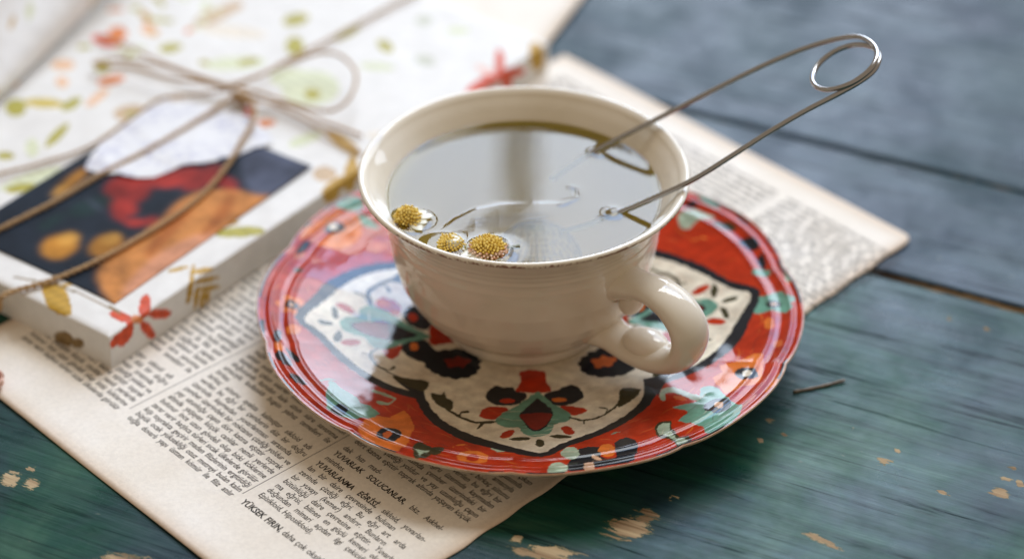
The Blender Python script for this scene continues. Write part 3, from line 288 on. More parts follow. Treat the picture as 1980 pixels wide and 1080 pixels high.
PHOTO = [('slate',[(85.2,24.6),(89.9,18.0),(88.0,-0.0),(74.7,-4.8),(66.1,2.3),(72.7,14.0)]),('dred2',[(52.6,35.1),(50.4,34.0),(47.5,34.4),(44.8,36.1),(43.0,38.7),(42.5,41.4),(43.6,43.7),(45.8,44.8),(48.7,44.5),(51.4,42.8),(53.2,40.2),(53.7,37.4)]),('dred',[(43.6,34.7),(41.9,34.4),(40.6,35.3),(40.0,37.3),(40.3,39.8),(41.4,42.1),(43.0,43.7),(44.6,44.1),(45.9,43.2),(46.5,41.2),(46.2,38.7),(45.2,36.3)]),('dred',[(50.8,32.6),(49.2,31.0),(46.9,30.0),(44.4,29.7),(42.4,30.3),(41.5,31.6),(41.9,33.3),(43.5,34.8),(45.8,35.9),(48.3,36.2),(50.3,35.6),(51.2,34.3)]),('dred2',[(39.7,27.4),(37.7,26.6),(35.9,27.1),(34.8,28.8),(34.5,31.2),(35.3,33.7),(36.9,35.6),(38.9,36.4),(40.7,35.9),(41.9,34.2),(42.1,31.8),(41.3,29.3)]),('dred',[(33.1,25.5),(32.2,25.7),(31.8,26.9),(32.1,28.8),(32.9,30.9),(34.2,32.5),(35.4,33.4),(36.3,33.2),(36.7,32.0),(36.4,30.1),(35.5,28.0),(34.3,26.4)]),('dred',[(58.9,31.4),(57.0,30.2),(54.5,30.0),(52.2,30.9),(50.5,32.6),(50.0,34.6),(50.8,36.5),(52.7,37.7),(55.2,37.8),(57.6,37.0),(59.3,35.3),(59.7,33.2)]),('dred2',[(66.9,25.9),(64.6,24.6),(61.1,24.6),(57.3,25.8),(54.3,27.8),(52.8,30.2),(53.3,32.3),(55.6,33.6),(59.1,33.6),(62.9,32.5),(65.9,30.4),(67.4,28.0)]),('dred',[(73.0,21.9),(71.0,20.7),(67.9,20.1),(64.5,20.4),(61.7,21.5),(60.2,23.1),(60.4,24.8),(62.3,26.1),(65.4,26.7),(68.8,26.4),(71.7,25.2),(73.2,23.6)]),('dred',[(67.9,12.0),(66.5,11.9),(65.1,13.0),(64.0,15.2),(63.5,17.8),(63.8,20.1),(64.8,21.6),(66.1,21.8),(67.6,20.7),(68.7,18.5),(69.1,15.9),(68.8,13.5)]),('dred2',[(35.6,20.8),(34.6,20.3),(33.4,20.6),(32.4,21.5),(31.8,22.9),(31.8,24.2),(32.4,25.3),(33.5,25.7),(34.7,25.5),(35.7,24.5),(36.3,23.2),(36.2,21.8)]),('dred',[(39.8,19.4),(38.9,18.6),(37.5,18.3),(36.0,18.5),(35.0,19.2),(34.6,20.1),(34.9,21.1),(35.9,21.9),(37.3,22.2),(38.7,22.0),(39.7,21.3),(40.2,20.4)]),('dred',[(63.8,18.9),(62.5,18.5),(60.5,18.9),(58.4,20.0),(56.7,21.6),(55.9,23.3),(56.2,24.5),(57.5,25.0),(59.5,24.6),(61.6,23.4),(63.3,21.8),(64.1,20.1)]),('dred2',[(65.0,6.7),(63.9,6.6),(62.8,7.5),(61.9,9.2),(61.5,11.3),(61.7,13.1),(62.5,14.3),(63.6,14.4),(64.7,13.5),(65.6,11.8),(66.0,9.7),(65.7,7.8)]),('pump',[(5.2,11.2),(15.3,17.5),(27.9,17.4),(39.1,17.7),(49.9,20.1),(59.2,17.9),(64.6,11.2),(67.4,1.3),(74.2,-4.2),(83.5,-3.7),(72.1,-15.0),(36.7,-12.6),(10.6,-11.8),(-0.9,-4.4)]),('pump2',[(3.4,0.5),(21.7,6.2),(39.8,4.0),(47.0,-3.8),(64.0,-3.6),(69.6,-9.0),(71.2,-13.7),(34.7,-14.3),(5.9,-14.0)]),('pump3',[(42.6,16.7),(48.6,17.9),(48.3,13.5),(34.3,9.4),(22.7,7.1),(26.3,11.3)]),('pump3',[(61.1,10.3),(63.3,9.1),(52.5,2.9),(41.6,1.5),(41.9,3.4)]),('lemon',[(16.5,30.0),(13.8,27.8),(10.6,27.0),(7.6,27.6),(5.8,29.7),(5.5,32.5),(6.9,35.4),(9.6,37.6),(12.8,38.5),(15.8,37.8),(17.7,35.8),(17.9,32.9)]),('lemon2',[(19.1,32.1),(17.7,31.0),(15.9,30.6),(14.3,31.1),(13.2,32.1),(13.0,33.6),(13.7,35.1),(15.1,36.2),(16.8,36.6),(18.4,36.2),(19.5,35.1),(19.7,33.6)]),('lemon',[(25.8,20.8),(23.5,18.8),(20.4,17.7),(17.3,17.7),(15.0,19.0),(14.0,21.0),(14.7,23.4),(16.9,25.4),(20.0,26.6),(23.2,26.5),(25.6,25.3),(26.5,23.2)]),('lemon2',[(26.5,22.3),(25.3,21.4),(23.7,20.9),(22.1,21.1),(21.0,21.9),(20.6,23.0),(21.0,24.2),(22.1,25.2),(23.7,25.7),(25.3,25.5),(26.5,24.7),(26.9,23.5)]),('lemon',[(48.4,55.4),(46.8,54.2),(43.4,53.1),(39.2,52.3),(35.3,52.2),(32.7,52.6),(32.1,53.6),(33.7,54.8),(37.0,55.9),(41.2,56.6),(45.2,56.8),(47.8,56.4)]),('lemon2',[(38.8,54.2),(38.0,53.5),(36.1,52.9),(33.8,52.5),(31.7,52.4),(30.3,52.7),(30.0,53.2),(30.8,53.8),(32.6,54.5),(34.9,54.9),(37.1,55.0),(38.5,54.7)]),('dgreen',[(40.1,37.7),(37.8,36.2),(34.1,35.8),(30.2,36.5),(27.0,38.2),(25.4,40.4),(25.7,42.5),(28.0,44.0),(31.5,44.5),(35.5,43.7),(38.8,42.0),(40.4,39.8)]),('dgreen',[(25.3,43.4),(24.0,42.3),(21.5,41.6),(18.6,41.4),(16.2,41.9),(14.7,42.9),(14.6,44.1),(16.0,45.2),(18.4,45.9),(21.3,46.0),(23.8,45.6),(25.3,44.6)]),('slate',[(32.6,33.9),(32.5,34.5),(32.8,36.4),(33.5,39.0),(34.4,41.7),(35.2,43.8),(35.7,44.6),(35.8,44.0),(35.5,42.1),(34.8,39.4),(34.0,36.7),(33.1,34.7)])]
TWINE = {'a':[[-92.5,114.1,14.5],[-101.6,102.2,13.6],[-116.0,84.4,13.2],[-130.8,68.0,13.2],[-142.1,53.6,13.2],[-156.8,38.2,13.2],[-167.3,28.5,13.2],[-177.1,23.0,12.0]],'b':[[-91.2,110.7,15.0],[-86.7,104.5,15.5],[-86.5,94.3,15.0],[-89.0,85.3,14.5],[-92.4,72.1,13.8],[-99.4,54.7,13.4],[-110.8,38.0,13.4],[-125.5,21.5,13.4],[-138.3,11.3,13.2],[-147.5,6.7,13.0],[-151.0,4.1,12.5],[-152.2,6.5,8.0],[-153.5,9.6,4.0]],'c':[[-93.9,116.7,14.5],[-106.1,114.6,13.8],[-117.5,112.1,13.4],[-126.6,98.8,13.2],[-136.8,83.5,13.2],[-151.4,73.6,13.2],[-161.7,68.3,13.2],[-173.2,61.6,13.0]],'d':[[-94.5,115.4,16.0],[-86.4,119.4,17.5],[-76.9,126.0,19.0],[-67.9,129.9,20.0],[-61.1,128.1,20.5],[-55.8,119.5,20.5],[-54.7,111.3,20.0],[-56.9,101.8,19.0],[-62.0,98.3,17.5],[-69.6,101.9,16.5],[-80.8,109.0,16.0],[-92.8,115.4,16.0]],'e':[[-95.5,117.2,15.5],[-85.4,125.6,15.0],[-77.8,136.3,14.0],[-65.2,151.1,13.3],[-55.4,162.8,13.2],[-42.1,177.9,13.2],[-28.3,192.2,13.0]],'f':[[-93.5,113.1,15.5],[-82.4,107.7,14.5],[-73.8,101.6,14.0],[-65.1,93.7,13.5],[-57.4,85.3,13.4],[-52.9,81.4,13.0],[-51.8,84.0,10.0]],'g':[[-93.6,114.8,16.0],[-103.3,120.6,16.0],[-115.9,129.4,15.5],[-125.3,137.9,15.0],[-133.0,145.2,14.5],[-142.0,150.6,14.0]],'h':[[-94.5,115.0,15.5],[-106.4,118.7,16.0],[-116.4,119.6,17.0],[-127.1,125.5,17.0],[-136.7,128.5,16.0],[-141.2,132.2,15.0],[-134.3,135.1,14.5],[-121.2,131.6,15.0],[-106.8,122.1,15.5],[-94.4,114.8,16.0]],'i':[[-94.7,113.2,15.0],[-85.9,110.1,14.0],[-75.8,107.6,13.6],[-65.5,99.6,13.3],[-52.0,90.5,13.2]]}
TORN = [[-96.3,106.1],[-88.7,103.2],[-83.5,95.8],[-79.8,87.5],[-85.4,83.5],[-89.6,79.9],[-94.6,78.1],[-99.9,75.2],[-106.9,73.4],[-112.7,68.7],[-119.1,66.6],[-125.1,68.7],[-130.2,69.3],[-136.1,72.2],[-135.7,77.5],[-133.2,86.6],[-129.6,96.4],[-124.5,103.9],[-117.4,110.8],[-110.9,112.1],[-104.1,109.6]]
WEAR = [(25.3,-82.1,8.73,6.1,-8,1.0),(30.2,-77.9,4.23,3.76,0,1.0),(4.2,-91.9,12.68,3.76,8,1.0),(-3.1,-91.5,1.97,2.35,0,1.0),(-3.7,-86.2,2.25,1.88,0,1.0),(75.4,-87.2,7.32,1.88,35,1.0),(95.6,-54.9,3.1,1.88,-15,1.0),(99.4,-49.8,1.55,1.64,0,1.0),(129.5,-57.6,1.69,1.64,0,1.0),(127.0,-61.9,1.69,1.88,0,1.0),(124.3,-67.8,3.38,3.29,-8,1.0),(130.4,-64.1,1.69,2.11,0,1.0),(109.5,-67.3,2.54,1.41,-10,1.0),(69.3,-43.0,1.83,1.17,-5,1.0),(-133.1,-64.1,3.38,3.52,0,1.0),(-139.3,-61.9,3.66,4.69,0,1.0),(-134.1,-57.6,2.25,1.88,0,1.0),(-105.5,-94.7,8.73,3.52,0,1.0),(121.9,11.3,1.41,1.88,0,1.0),(132.4,5.7,1.69,1.41,0,1.0),(46.8,166.7,3.1,1.88,0,1.0),(88.5,-40.8,0.85,1.41,0,1.0),(66.1,-36.6,1.41,1.88,0,1.0),(94.1,-53.1,1.41,1.41,0,1.0),(62.6,-45.3,1.41,1.41,0,1.0),(37.4,-69.5,3.66,1.17,-20,1.0),(29.0,-74.8,5.63,0.94,-22,1.0)]


# ------------------------------------------------------------------ table
ANG = R(-25.6)
table = tag(empty('wooden_table'), 'old wooden table with worn dark green and blue paint under everything', 'table')
ca, sa = math.cos(ANG), math.sin(ANG)
def plank(n0, n1, a0, a1, step, seed):
    na = max(2, int((a1 - a0) / step)); nn = max(2, int((n1 - n0) / step))
    A = np.linspace(a0, a1, na); N = np.linspace(n0, n1, nn)
    edge_r = 1.6; rs = np.random.default_rng(seed)
    N2 = np.concatenate([[n0, n0, n0 + .25], N[1:-1], [n1 - .25, n1, n1]])
    Z = np.zeros(len(N2)); Z[0] = -24; Z[-1] = -24; Z[1] = -.9; Z[-2] = -.9; Z[2] = -.25; Z[-3] = -.25
    wob = np.interp(A, np.linspace(a0, a1, 60), rs.normal(0, .22, 60))
    P = np.zeros((na, len(N2), 3)); P[..., 0] = A[:, None]; P[..., 1] = N2[None]; P[..., 2] = Z[None]
    P[:, :3, 1] += np.abs(wob)[:, None]; P[:, -3:, 1] -= np.abs(wob)[:, None]
    x = P[..., 0] * ca - P[..., 1] * sa; y = P[..., 0] * sa + P[..., 1] * ca
    wear = np.zeros(x.shape)
    for (wx, wy, rx, ry, rot, k) in WEAR:
        c, s = math.cos(R(-rot)), math.sin(R(-rot)); dx, dy = x - wx, y - wy
        u, v = dx * c + dy * s, -dx * s + dy * c
        wear = np.maximum(wear, k * np.clip(1.02 - .80 * np.sqrt((u / rx) ** 2 + (v / ry) ** 2), 0, 1.1))
    de = np.minimum(P[..., 1] - n0, n1 - P[..., 1]); wear = np.maximum(wear, np.clip(.60 - de * .22, 0, .8) * (n0 < 70))
    wear[P[..., 2] < -.5] = .75
    me = grid_mesh(P[::-1] * MM, 'plank'); set_val(me, 'wear', wear[::-1])
    o = link('plank', me, M_table if seed == 1 else M_table_blue, table); o.rotation_euler = (0, 0, ANG)
    return o
plank(-230, 75.2, -330, 330, 1.6, 1)
plank(77.2, 136.9, -330, 330, 2.2, 2)
plank(137.1, 300, -330, 330, 2.6, 3)

# ------------------------------------------------------------------ printed pages
PA = R(-46.9); pa_, pb_ = np.array([math.cos(PA), math.sin(PA)]), np.array([-math.sin(PA), math.cos(PA)])
def page_z(s, t):
    r = np.hypot(np.maximum(s + 10, 0), np.maximum(t - 40, 0))
    lift = .7 * np.clip((r - 62) / 36, 0, 1) ** 2
    w = .16 * np.sin(s * .07 + 1.) * np.cos(t * .05) + .16
    return .45 + w * np.clip((np.abs(t) - 60) / 40, .15, 1) + lift
def page_xyz(s, t, dz=0.):
    s, t = np.asarray(s, float), np.asarray(t, float)
    return np.stack([s * pa_[0] + t * pb_[0], s * pa_[1] + t * pb_[1], page_z(s, t) + dz], -1)
def right_edge(t): return 56.9 + (42.0 - 56.9) * (t + 126.6) / 246.8
def build_page():
    root = tag(empty('book_page'), 'yellowed printed book page lying under the saucer and the parcel', 'page')
    n, m = 90, 130; u = np.linspace(0, 1, n); v = np.linspace(0, 1, m)
    t = -126.6 + 246.8 * v[None] + 0 * u[:, None]; s = -110 + (right_edge(t) + 110) * u[:, None]
    # rounded far corner
    du = (1 - u[:, None]) * 160; dv = (1 - v[None]) * 246.8; k = np.hypot(3 - np.minimum(du, 3), 3 - np.minimum(dv, 3))
    sc = np.where(k > 3, 3 / np.maximum(k, 1e-6), 1.); s = s - np.where((du < 3) & (dv < 3), (3 - du) * (1 - sc), 0); t = t - np.where((du < 3) & (dv < 3), (3 - dv) * (1 - sc), 0)
    s = s + .25 * np.sin(t * .4) * (u[:, None] > .995); 
    P = page_xyz(s, t); edge = np.clip(1 - np.minimum(np.minimum(du, dv), np.minimum(u[:, None] * 160, v[None] * 246.8)) / 7, 0, 1) ** 1.5
    me = grid_mesh(P * MM, 'sheet'); set_val(me, 'edge', edge)
    o = link('sheet', me, M_page, root); md = o.modifiers.new('thickness', 'SOLIDIFY'); md.thickness = .00028; md.offset = -1
    return root
page = build_page()
def build_back_page():
    A = np.array([20.3, 201.8]); B = np.array([6.4, 166.0]); d = (A - B) / np.linalg.norm(A - B); nrm = np.array([-d[1], d[0]])
    u = np.linspace(0, 1, 30); v = np.linspace(0, 1, 30)
    base = B - d * 30
    P = np.zeros((30, 30, 3)); q = base + d * (u[:, None, None] * 190) + nrm * (v[None, :, None] * 130)
    P[..., :2] = q; P[..., 2] = 1.35 + .15 * np.sin(u[:, None] * 7)
    me = grid_mesh(P[:, ::-1] * MM, 'sheet'); set_val(me, 'edge', np.clip(1 - np.minimum(v[None, ::-1] * 130, u[:, None] * 190) / 7, 0, 1) ** 1.5)
    o = link('book_page', me, M_page); md = o.modifiers.new('thickness', 'SOLIDIFY'); md.thickness = .00028; md.offset = -1
    o.location.z = 0
    tag(o, 'blank edge of a second pale page at the top, behind the parcel', 'page')
build_back_page()

# text, word by word, in justified columns
_words = {}
def word(txt, bold):
    k = (txt, bold)
    if k not in _words:
        cu = bpy.data.curves.new('w', 'FONT'); cu.body = txt; cu.size = 1.; cu.resolution_u = 2; cu.offset = .026 if bold else .009
        o = bpy.data.objects.new('w', cu); COL.objects.link(o); bpy.context.view_layer.update()
        me = o.evaluated_get(bpy.context.evaluated_depsgraph_get()).to_mesh(); V = np.array([v.co[:] for v in me.vertices]).reshape(-1, 3); Fs = [tuple(p.vertices) for p in me.polygons]
        o.evaluated_get(bpy.context.evaluated_depsgraph_get()).to_mesh_clear(); bpy.data.objects.remove(o)
        _words[k] = (V, Fs, float(V[:, 0].max()) if len(V) else .3)
    return _words[k]
SZ, NARROW = 2.75, .84
def text_line(mb, txt, s0, t0, width=None, bold=False, size=SZ, indent=0.):
    ws = [word(x, bold or x.isupper() and len(x) > 2) for x in txt.split()]; s0 += indent
    tot = sum(w[2] for w in ws) * size * NARROW; gap = .30 * size * NARROW
    nar = NARROW
    if width:
        avail = width - indent; gap = (avail - tot) / max(1, len(ws) - 1)
        if gap < .45: 
            nar = NARROW * (avail - .5 * (len(ws) - 1)) / tot; gap = .5
        elif gap > 2.1: gap = .30 * size * NARROW if txt.endswith('.') else 2.1
    s = s0
    for V, Fs, w in ws:
        if len(V):
            ss = s + V[:, 0] * size * nar; tt = t0 + V[:, 1] * size; mb.add(page_xyz(ss, tt, .04) * MM, Fs)
        s += w * size * nar + gap
FILL = ("sikloid adı verilen bu eğri bir çemberin düz bir doğru üzerinde kaymadan yuvarlanması sırasında çember üzerindeki bir noktanın çizdiği yoldur ve yay uzunluğu çapın dört katına eşittir "
        "toprak altında yaşayan küçük canlılar nemli yerlerde bulunur ince uzun gövdeli olup bitki köklerine zarar verir başlıca türleri sıcak ülkelerde görülür kışı toprakta geçirir "
        "maden filizlerinin ergitildiği büyük ocak yüksekliği otuz metreyi bulan kalın tuğla duvarlı yapı üstten kömür ile filiz atılır alttan sıcak hava üflenir "
        "eski çağlarda yapılan kazılarda çıkan eserler müzede saklanır kentin doğusunda kurulan kale uzun süre savunma amacıyla kullanıldı bugün yalnız temelleri ile birkaç sütunu ayakta kalmıştır ").split()
def filler(mb, s0, t_top, t_bot, width, seed, dt=2.78):
    r = random.Random(seed); t = t_top; i = r.randrange(len(FILL)); para = r.randint(6, 14)
    while t > t_bot:
        line = []; w = 0
        while True:
            x = FILL[i % len(FILL)]; ww = word(x, False)[2] * SZ * NARROW + .6
            if w + ww > width - (2 if para == 0 else 0): break
            line.append(x); w += ww; i += 1
        para -= 1
        if para < 0:
            k = r.randint(1, max(2, len(line) - 2)); text_line(mb, ' '.join(line[:k]) + '.', s0, t); para = r.randint(6, 16); t -= dt
            if t <= t_bot: break
            text_line(mb, ' '.join(line), s0, t, width)
        else: text_line(mb, ' '.join(line), s0, t, width)
        t -= dt
CW = 46.2
c3 = MB(); s3 = 1.2
for t, tx in [(-105.7, 'YÜKSEK FIRIN, daha çok oksitli demir fi-'), (-100.4, 'Episikloid, Hiposikloid).'), (-97.5, 'duğundan mimari açıdan ilgi çekicidir ('), (-94.75, 'ma eğrisi, bilinen en güçlü kemeri oluştur-'),
              (-92.0, 'bütünlüğü daire çevresine eşittir. Yuvarlan-'), (-89.3, 'bir yuvayı (kemer) andırır. Bunların'), (-86.5, 'zerinde çizdiği eğri. Bu eğri art arda'), (-83.7, 'lan bir daire çevresinde bulunan'),
              (-80.9, 'YUVARLANMA EĞRİSİ, sikloid, yuvarlan-'), (-77.6, 'minthes.'), (-74.6, 'YUVARLAK SOLUCANLAR, bkz. Askhel-')]:
    text_line(c3, tx, s3 - (.8 if t < -105 else 0), t, None if tx.endswith('.') or t < -105 else CW, size=3.0 if t < -105 else SZ)
text_line(c3, 'dak hızı mad-', s3, -71.2, CW)
filler(c3, s3, 108, -69.5, CW, 3)
c3.obj('printed_column', M_ink, page, False)
for s0, sd, tb in ((-49.4, 5, -107), (-100.4, 9, -107)):
    mb = MB(); filler(mb, s0, 108, tb, CW, sd); mb.obj('printed_column', M_ink, page, False)
for s0 in (-2.0, -52.3):
    t = np.linspace(-103, 108, 60); mb = MB(); a = page_xyz(s0 - .09 + 0 * t, t, .05); b = page_xyz(s0 + .09 + 0 * t, t, .05)
    mb.add(np.vstack([a, b]) * MM, [(i, i + 60, i + 61, i + 1) for i in range(59)]); mb.obj('column_rule', M_ink, page, False)

# ------------------------------------------------------------------ parcel
WC = {'wred': (.62, .075, .02), 'worange': (.68, .22, .06), 'wochre': (.50, .29, .03), 'wbrown': (.26, .17, .07), 'wolive': (.42, .37, .06), 'wyellow': (.60, .46, .08), 'wlorange': (.80, .50, .30), 'wtan': (.58, .42, .26),
      'wltan': (.76, .68, .56), 'wlgreen': (.66, .68, .46), 'wpink': (.80, .52, .44), 'wgrey': (.55, .55, .44)}
def build_parcel():
    root = tag(empty('parcel'), 'flat gift parcel in white wrapping paper printed with autumn leaves and orange flowers', 'parcel')
    ox, oy = -118.04, -13.99; e = R(52.9); E1 = np.array([math.cos(e), math.sin(e)]); E2 = np.array([-E1[1], E1[0]])
    L1, L2, Hh, rr = 207., 186., 11.4, 1.6; st = .62
    def axis(L):
        q = Hh; a = np.concatenate([np.linspace(-q, 0, int(q / st)), np.arange(st, L - st / 2, st), np.linspace(L, L + q, int(q / st))]); return a
    a, b = axis(L1), axis(L2); P = np.zeros((len(a), len(b), 3))
    def fold(x, L):
        pos = np.clip(x, 0, L); drop = np.maximum(-x, 0) + np.maximum(x - L, 0)
        # rounded fold
        k = np.minimum(np.clip(x, 0, rr), np.clip(L - x, 0, rr)); 
        return pos, drop
    pa, da = fold(a, L1); pb, db = fold(b, L2)
    A, B = np.meshgrid(a, b, indexing='ij'); 
    drop = np.maximum(da[:, None], db[None]); X = np.repeat(pa[:, None], len(b), 1); Y = np.repeat(pb[None], len(a), 0)
    ea = np.minimum(X, L1 - X); eb = np.minimum(Y, L2 - Y); d = np.minimum(ea, eb)
    soft = np.where(drop > 0, 0, .5 * np.clip(1 - d / 2.2, 0, 1) ** 2)
    Z = Hh + .6 - drop * (Hh / Hh) - soft
    Z = Z + np.where(drop <= 0, .30 * np.sin(X * .045 + .6) * np.sin(Y * .05) * np.clip(d / 12, 0, 1) - .12 * np.clip(d / 30, 0, 1), 0)
    # side faces bow out a little
    bow = .35 * np.sin(np.clip(drop / Hh, 0, 1) * math.pi)
    Xo = X + np.where(da[:, None] >= db[None], np.sign(a - L1 / 2)[:, None] * bow, 0); Yo = Y + np.where(db[None] >= da[:, None], np.sign(b - L2 / 2)[None] * bow, 0)
    P[..., 0] = ox + Xo * E1[0] + Yo * E2[0]; P[..., 1] = oy + Xo * E1[1] + Yo * E2[1]; P[..., 2] = Z
    rgb = np.empty((A.size, 3)); rgb[:] = (.77, .745, .70); x, y = A.ravel(), B.ravel()
    jx = x + .0; jy = y
    def put(c, poly):
        m = inside(poly, jx, jy); v = .82 + .36 * (.5 + .5 * np.sin(x[m] * 1.3 + y[m] * .9) * np.cos(y[m] * 1.1 - x[m] * .4)); rgb[m] = np.array(WC[c]) * v[:, None]
    for c, poly in WRAP:
        q = smooth_poly(poly, 2); m0 = q.mean(0); k = 1.0 if m0[0] < 45 and m0[1] < 12 else 1.3; put(c, m0 + (q - m0) * k)
    # print in the parts the photograph does not reach
    r = random.Random(4)
    for k in range(70):
        cx, cy = r.uniform(110, 205), r.uniform(100, 184); t = np.linspace(0, 2 * math.pi, 12, endpoint=False); rot = r.uniform(0, 3.1); rx, ry = r.uniform(2, 5), r.uniform(.7, 1.6)
        put(r.choice(['wolive', 'wlgreen', 'worange', 'wochre', 'wltan']), np.c_[cx + rx * np.cos(t) * math.cos(rot) - ry * np.sin(t) * math.sin(rot), cy + rx * np.cos(t) * math.sin(rot) + ry * np.sin(t) * math.cos(rot)])
    me = grid_mesh(P * MM, 'wrapping'); set_col(me, 'paint', rgb); link('wrapping', me, M_wrap, root)
    return root
parcel = build_parcel()

def build_photo():
    o0 = np.array([-118.22, 1.43]); an = R(54.53); P1 = np.array([math.cos(an), math.sin(an)]); P2 = np.array([-P1[1], P1[0]])
    a = np.arange(0, 89, .6); b = np.arange(0, 62, .6); A, B = np.meshgrid(a, b, indexing='ij'); x, y = A.ravel(), B.ravel()
    C_ = {'slate': (.075, .085, .125), 'dred': (.26, .022, .016), 'dred2': (.36, .03, .02), 'pump': (.55, .22, .06), 'pump2': (.60, .27, .15), 'lemon': (.40, .17, .022), 'lemon2': (.56, .28, .05), 'pump3': (.42, .13, .03), 'dgreen': (.012, .03, .03)}
    rgb = np.empty((x.size, 3)); rgb[:] = (.012, .018, .028); G = rgb.reshape(len(a), len(b), 3)
    for c, poly in PHOTO:
        m = inside(smooth_poly(poly, 3), x, y); rgb[m] = C_[c]
    G = rgb.reshape(len(a), len(b), 3)
    for _ in range(8):
        Gp = np.pad(G, ((1, 1), (1, 1), (0, 0)), 'edge'); G = (Gp[2:, 1:-1] + Gp[:-2, 1:-1] + Gp[1:-1, 2:] + Gp[1:-1, :-2] + 2 * G) / 6
    P = np.zeros((len(a), len(b), 3)); P[..., :2] = o0 + A[..., None] * P1 + B[..., None] * P2
    P[..., 2] = 12.42 + .25 * np.clip(1 - B / 8, 0, 1) ** 2 * np.clip((A - 40) / 50, 0, 1)
    me = grid_mesh(P * MM, 'photo_card'); set_col(me, 'paint', G.reshape(-1, 3)); o = link('photo_card', me, M_photo)
    md = o.modifiers.new('thickness', 'SOLIDIFY'); md.thickness = .00022; md.offset = -1
    tag(o, 'dark photo print of orange pumpkins and red flowers lying on the parcel', 'photo')
build_photo()
def build_torn():
    poly = smooth_poly(TORN, 3); r = np.random.default_rng(3); poly = poly + r.normal(0, .22, poly.shape)
    bm = bmesh.new(); vs = [bm.verts.new((p[0] * MM, p[1] * MM, 0.01275 + .0004 * max(0., math.sin(p[0] * .25 + p[1] * .2)))) for p in poly]; bm.faces.new(vs)
    bmesh.ops.triangulate(bm, faces=bm.faces[:]); me = bpy.data.meshes.new('torn_paper'); bm.to_mesh(me); bm.free()
    o = link('torn_paper', me, None, None, False); me.materials.append(M_torn)
    md = o.modifiers.new('thickness', 'SOLIDIFY'); md.thickness = .00015; md.offset = 1
    tag(o, 'torn scrap of thin white paper overlapping the top of the photo print', 'paper scrap')
    return o
build_torn()

# ------------------------------------------------------------------ twine
def twine_mesh(ctrl, rad=.62, closed=False):
    P = catmull(ctrl, .7); T, U, V = frames(P); s = np.concatenate([[0], np.cumsum(np.linalg.norm(np.diff(P, axis=0), axis=1))]); ph = s / 4.2 * 2 * math.pi
    mb = MB()
    for k in range(2):
        off = .62 * rad * (np.cos(ph + k * math.pi)[:, None] * U + np.sin(ph + k * math.pi)[:, None] * V)
        mb.tube(P + off, .66 * rad * (1 + .10 * np.sin(s * 1.9 + k)), k=6)
    rs = np.random.default_rng(len(P))
    for i in rs.choice(len(P), max(3, len(P) // 4), replace=False):     # loose fibres
        d = rs.normal(size=3); d[2] = abs(d[2]); d = d * .6 + T[i] * rs.choice([-1, 1]); d /= np.linalg.norm(d); q = P[i] + .4 * rs.normal(size=3)
        mb.tube([q, q + d * .9 + [0, 0, .1], q + d * rs.uniform(1.4, 2.6)], [.05, .04, .015], k=3)
    return mb
tw = tag(empty('twine_bow', (-78 * MM, 105 * MM, .012)), 'brown jute twine tied in a bow across the flowered parcel', 'twine')
for kk, nm in (('a', 'strand'), ('b', 'strand'), ('c', 'strand'), ('d', 'loop'), ('e', 'tail'), ('f', 'strand'), ('g', 'tail'), ('h', 'loop'), ('i', 'strand')):
    twine_mesh(TWINE[kk], .72 if kk in 'ab' else .52).obj(nm, M_twine, tw)
kx, ky, kz = TWINE['b'][0]
mb = MB()
for k in range(5):
    t = np.linspace(0, 2 * math.pi, 26); ax = rng.normal(size=3); ax[2] *= .4; ax /= np.linalg.norm(ax); u = np.cross(ax, (0, 0, 1)); u /= np.linalg.norm(u); v = np.cross(ax, u); r0 = 1.7 + .3 * k % 1
    mb.tube(np.array([kx, ky, kz - .2]) + rng.normal(size=3) * .35 + r0 * (np.cos(t)[:, None] * u + np.sin(t)[:, None] * v * .8), .62, k=6)
mb.obj('knot', M_twine, tw)

# ------------------------------------------------------------------ rolled paper cone, far left
def build_cone():
    ap = np.array([-177., 93., 13.0]); q = np.array([-156., 243., 14.]); n, m = 60, 40
    ax = q - ap; L = np.linalg.norm(ax); ax /= L; side = np.cross(ax, (0, 0, 1.)); side /= np.linalg.norm(side); up = np.cross(side, ax)
    u = np.linspace(0, 1, n); th = np.linspace(R(-28), R(205), m); P = np.zeros((n, m, 3))
    r = .8 + 41 * u
    r = r[:, None] * (1 + .04 * np.sin(th * 3)[None])
    cen = ap + ax * (u * L)[:, None] + np.array([0, 0, 1.]) * (r.mean(1) * .38)[:, None]
    P = cen[:, None] + side * (r * np.cos(th)[None])[..., None] + up * (r * .75 * np.sin(th)[None])[..., None]
    P[..., 2] = np.maximum(P[..., 2], 12.7)
    x, y = (np.repeat(u[:, None] * L, m, 1)).ravel(), (np.repeat(th[None], n, 0) * 22).ravel(); rgb = np.empty((x.size, 3)); rgb[:] = (.82, .81, .79); rr = random.Random(8)
    for k in range(34):
        t = np.linspace(0, 2 * math.pi, 10, endpoint=False); rot = rr.uniform(0, 3); a, b = rr.uniform(2, 4.5), rr.uniform(.8, 1.7); cx, cy = rr.uniform(5, L), rr.uniform(-10, 80)
        m_ = inside(np.c_[cx + a * np.cos(t) * math.cos(rot) - b * np.sin(t) * math.sin(rot), cy + a * np.cos(t) * math.sin(rot) + b * np.sin(t) * math.cos(rot)], x, y); rgb[m_] = WC[rr.choice(['wochre', 'wolive', 'wtan', 'wlgreen'])]
    me = grid_mesh(P * MM, 'paper_cone'); set_col(me, 'paint', rgb); o = link('paper_cone', me, M_wrap); md = o.modifiers.new('thickness', 'SOLIDIFY'); md.thickness = .0002
    tag(o, 'cone of rolled white patterned paper lying on the parcel, far left', 'paper cone')
build_cone()

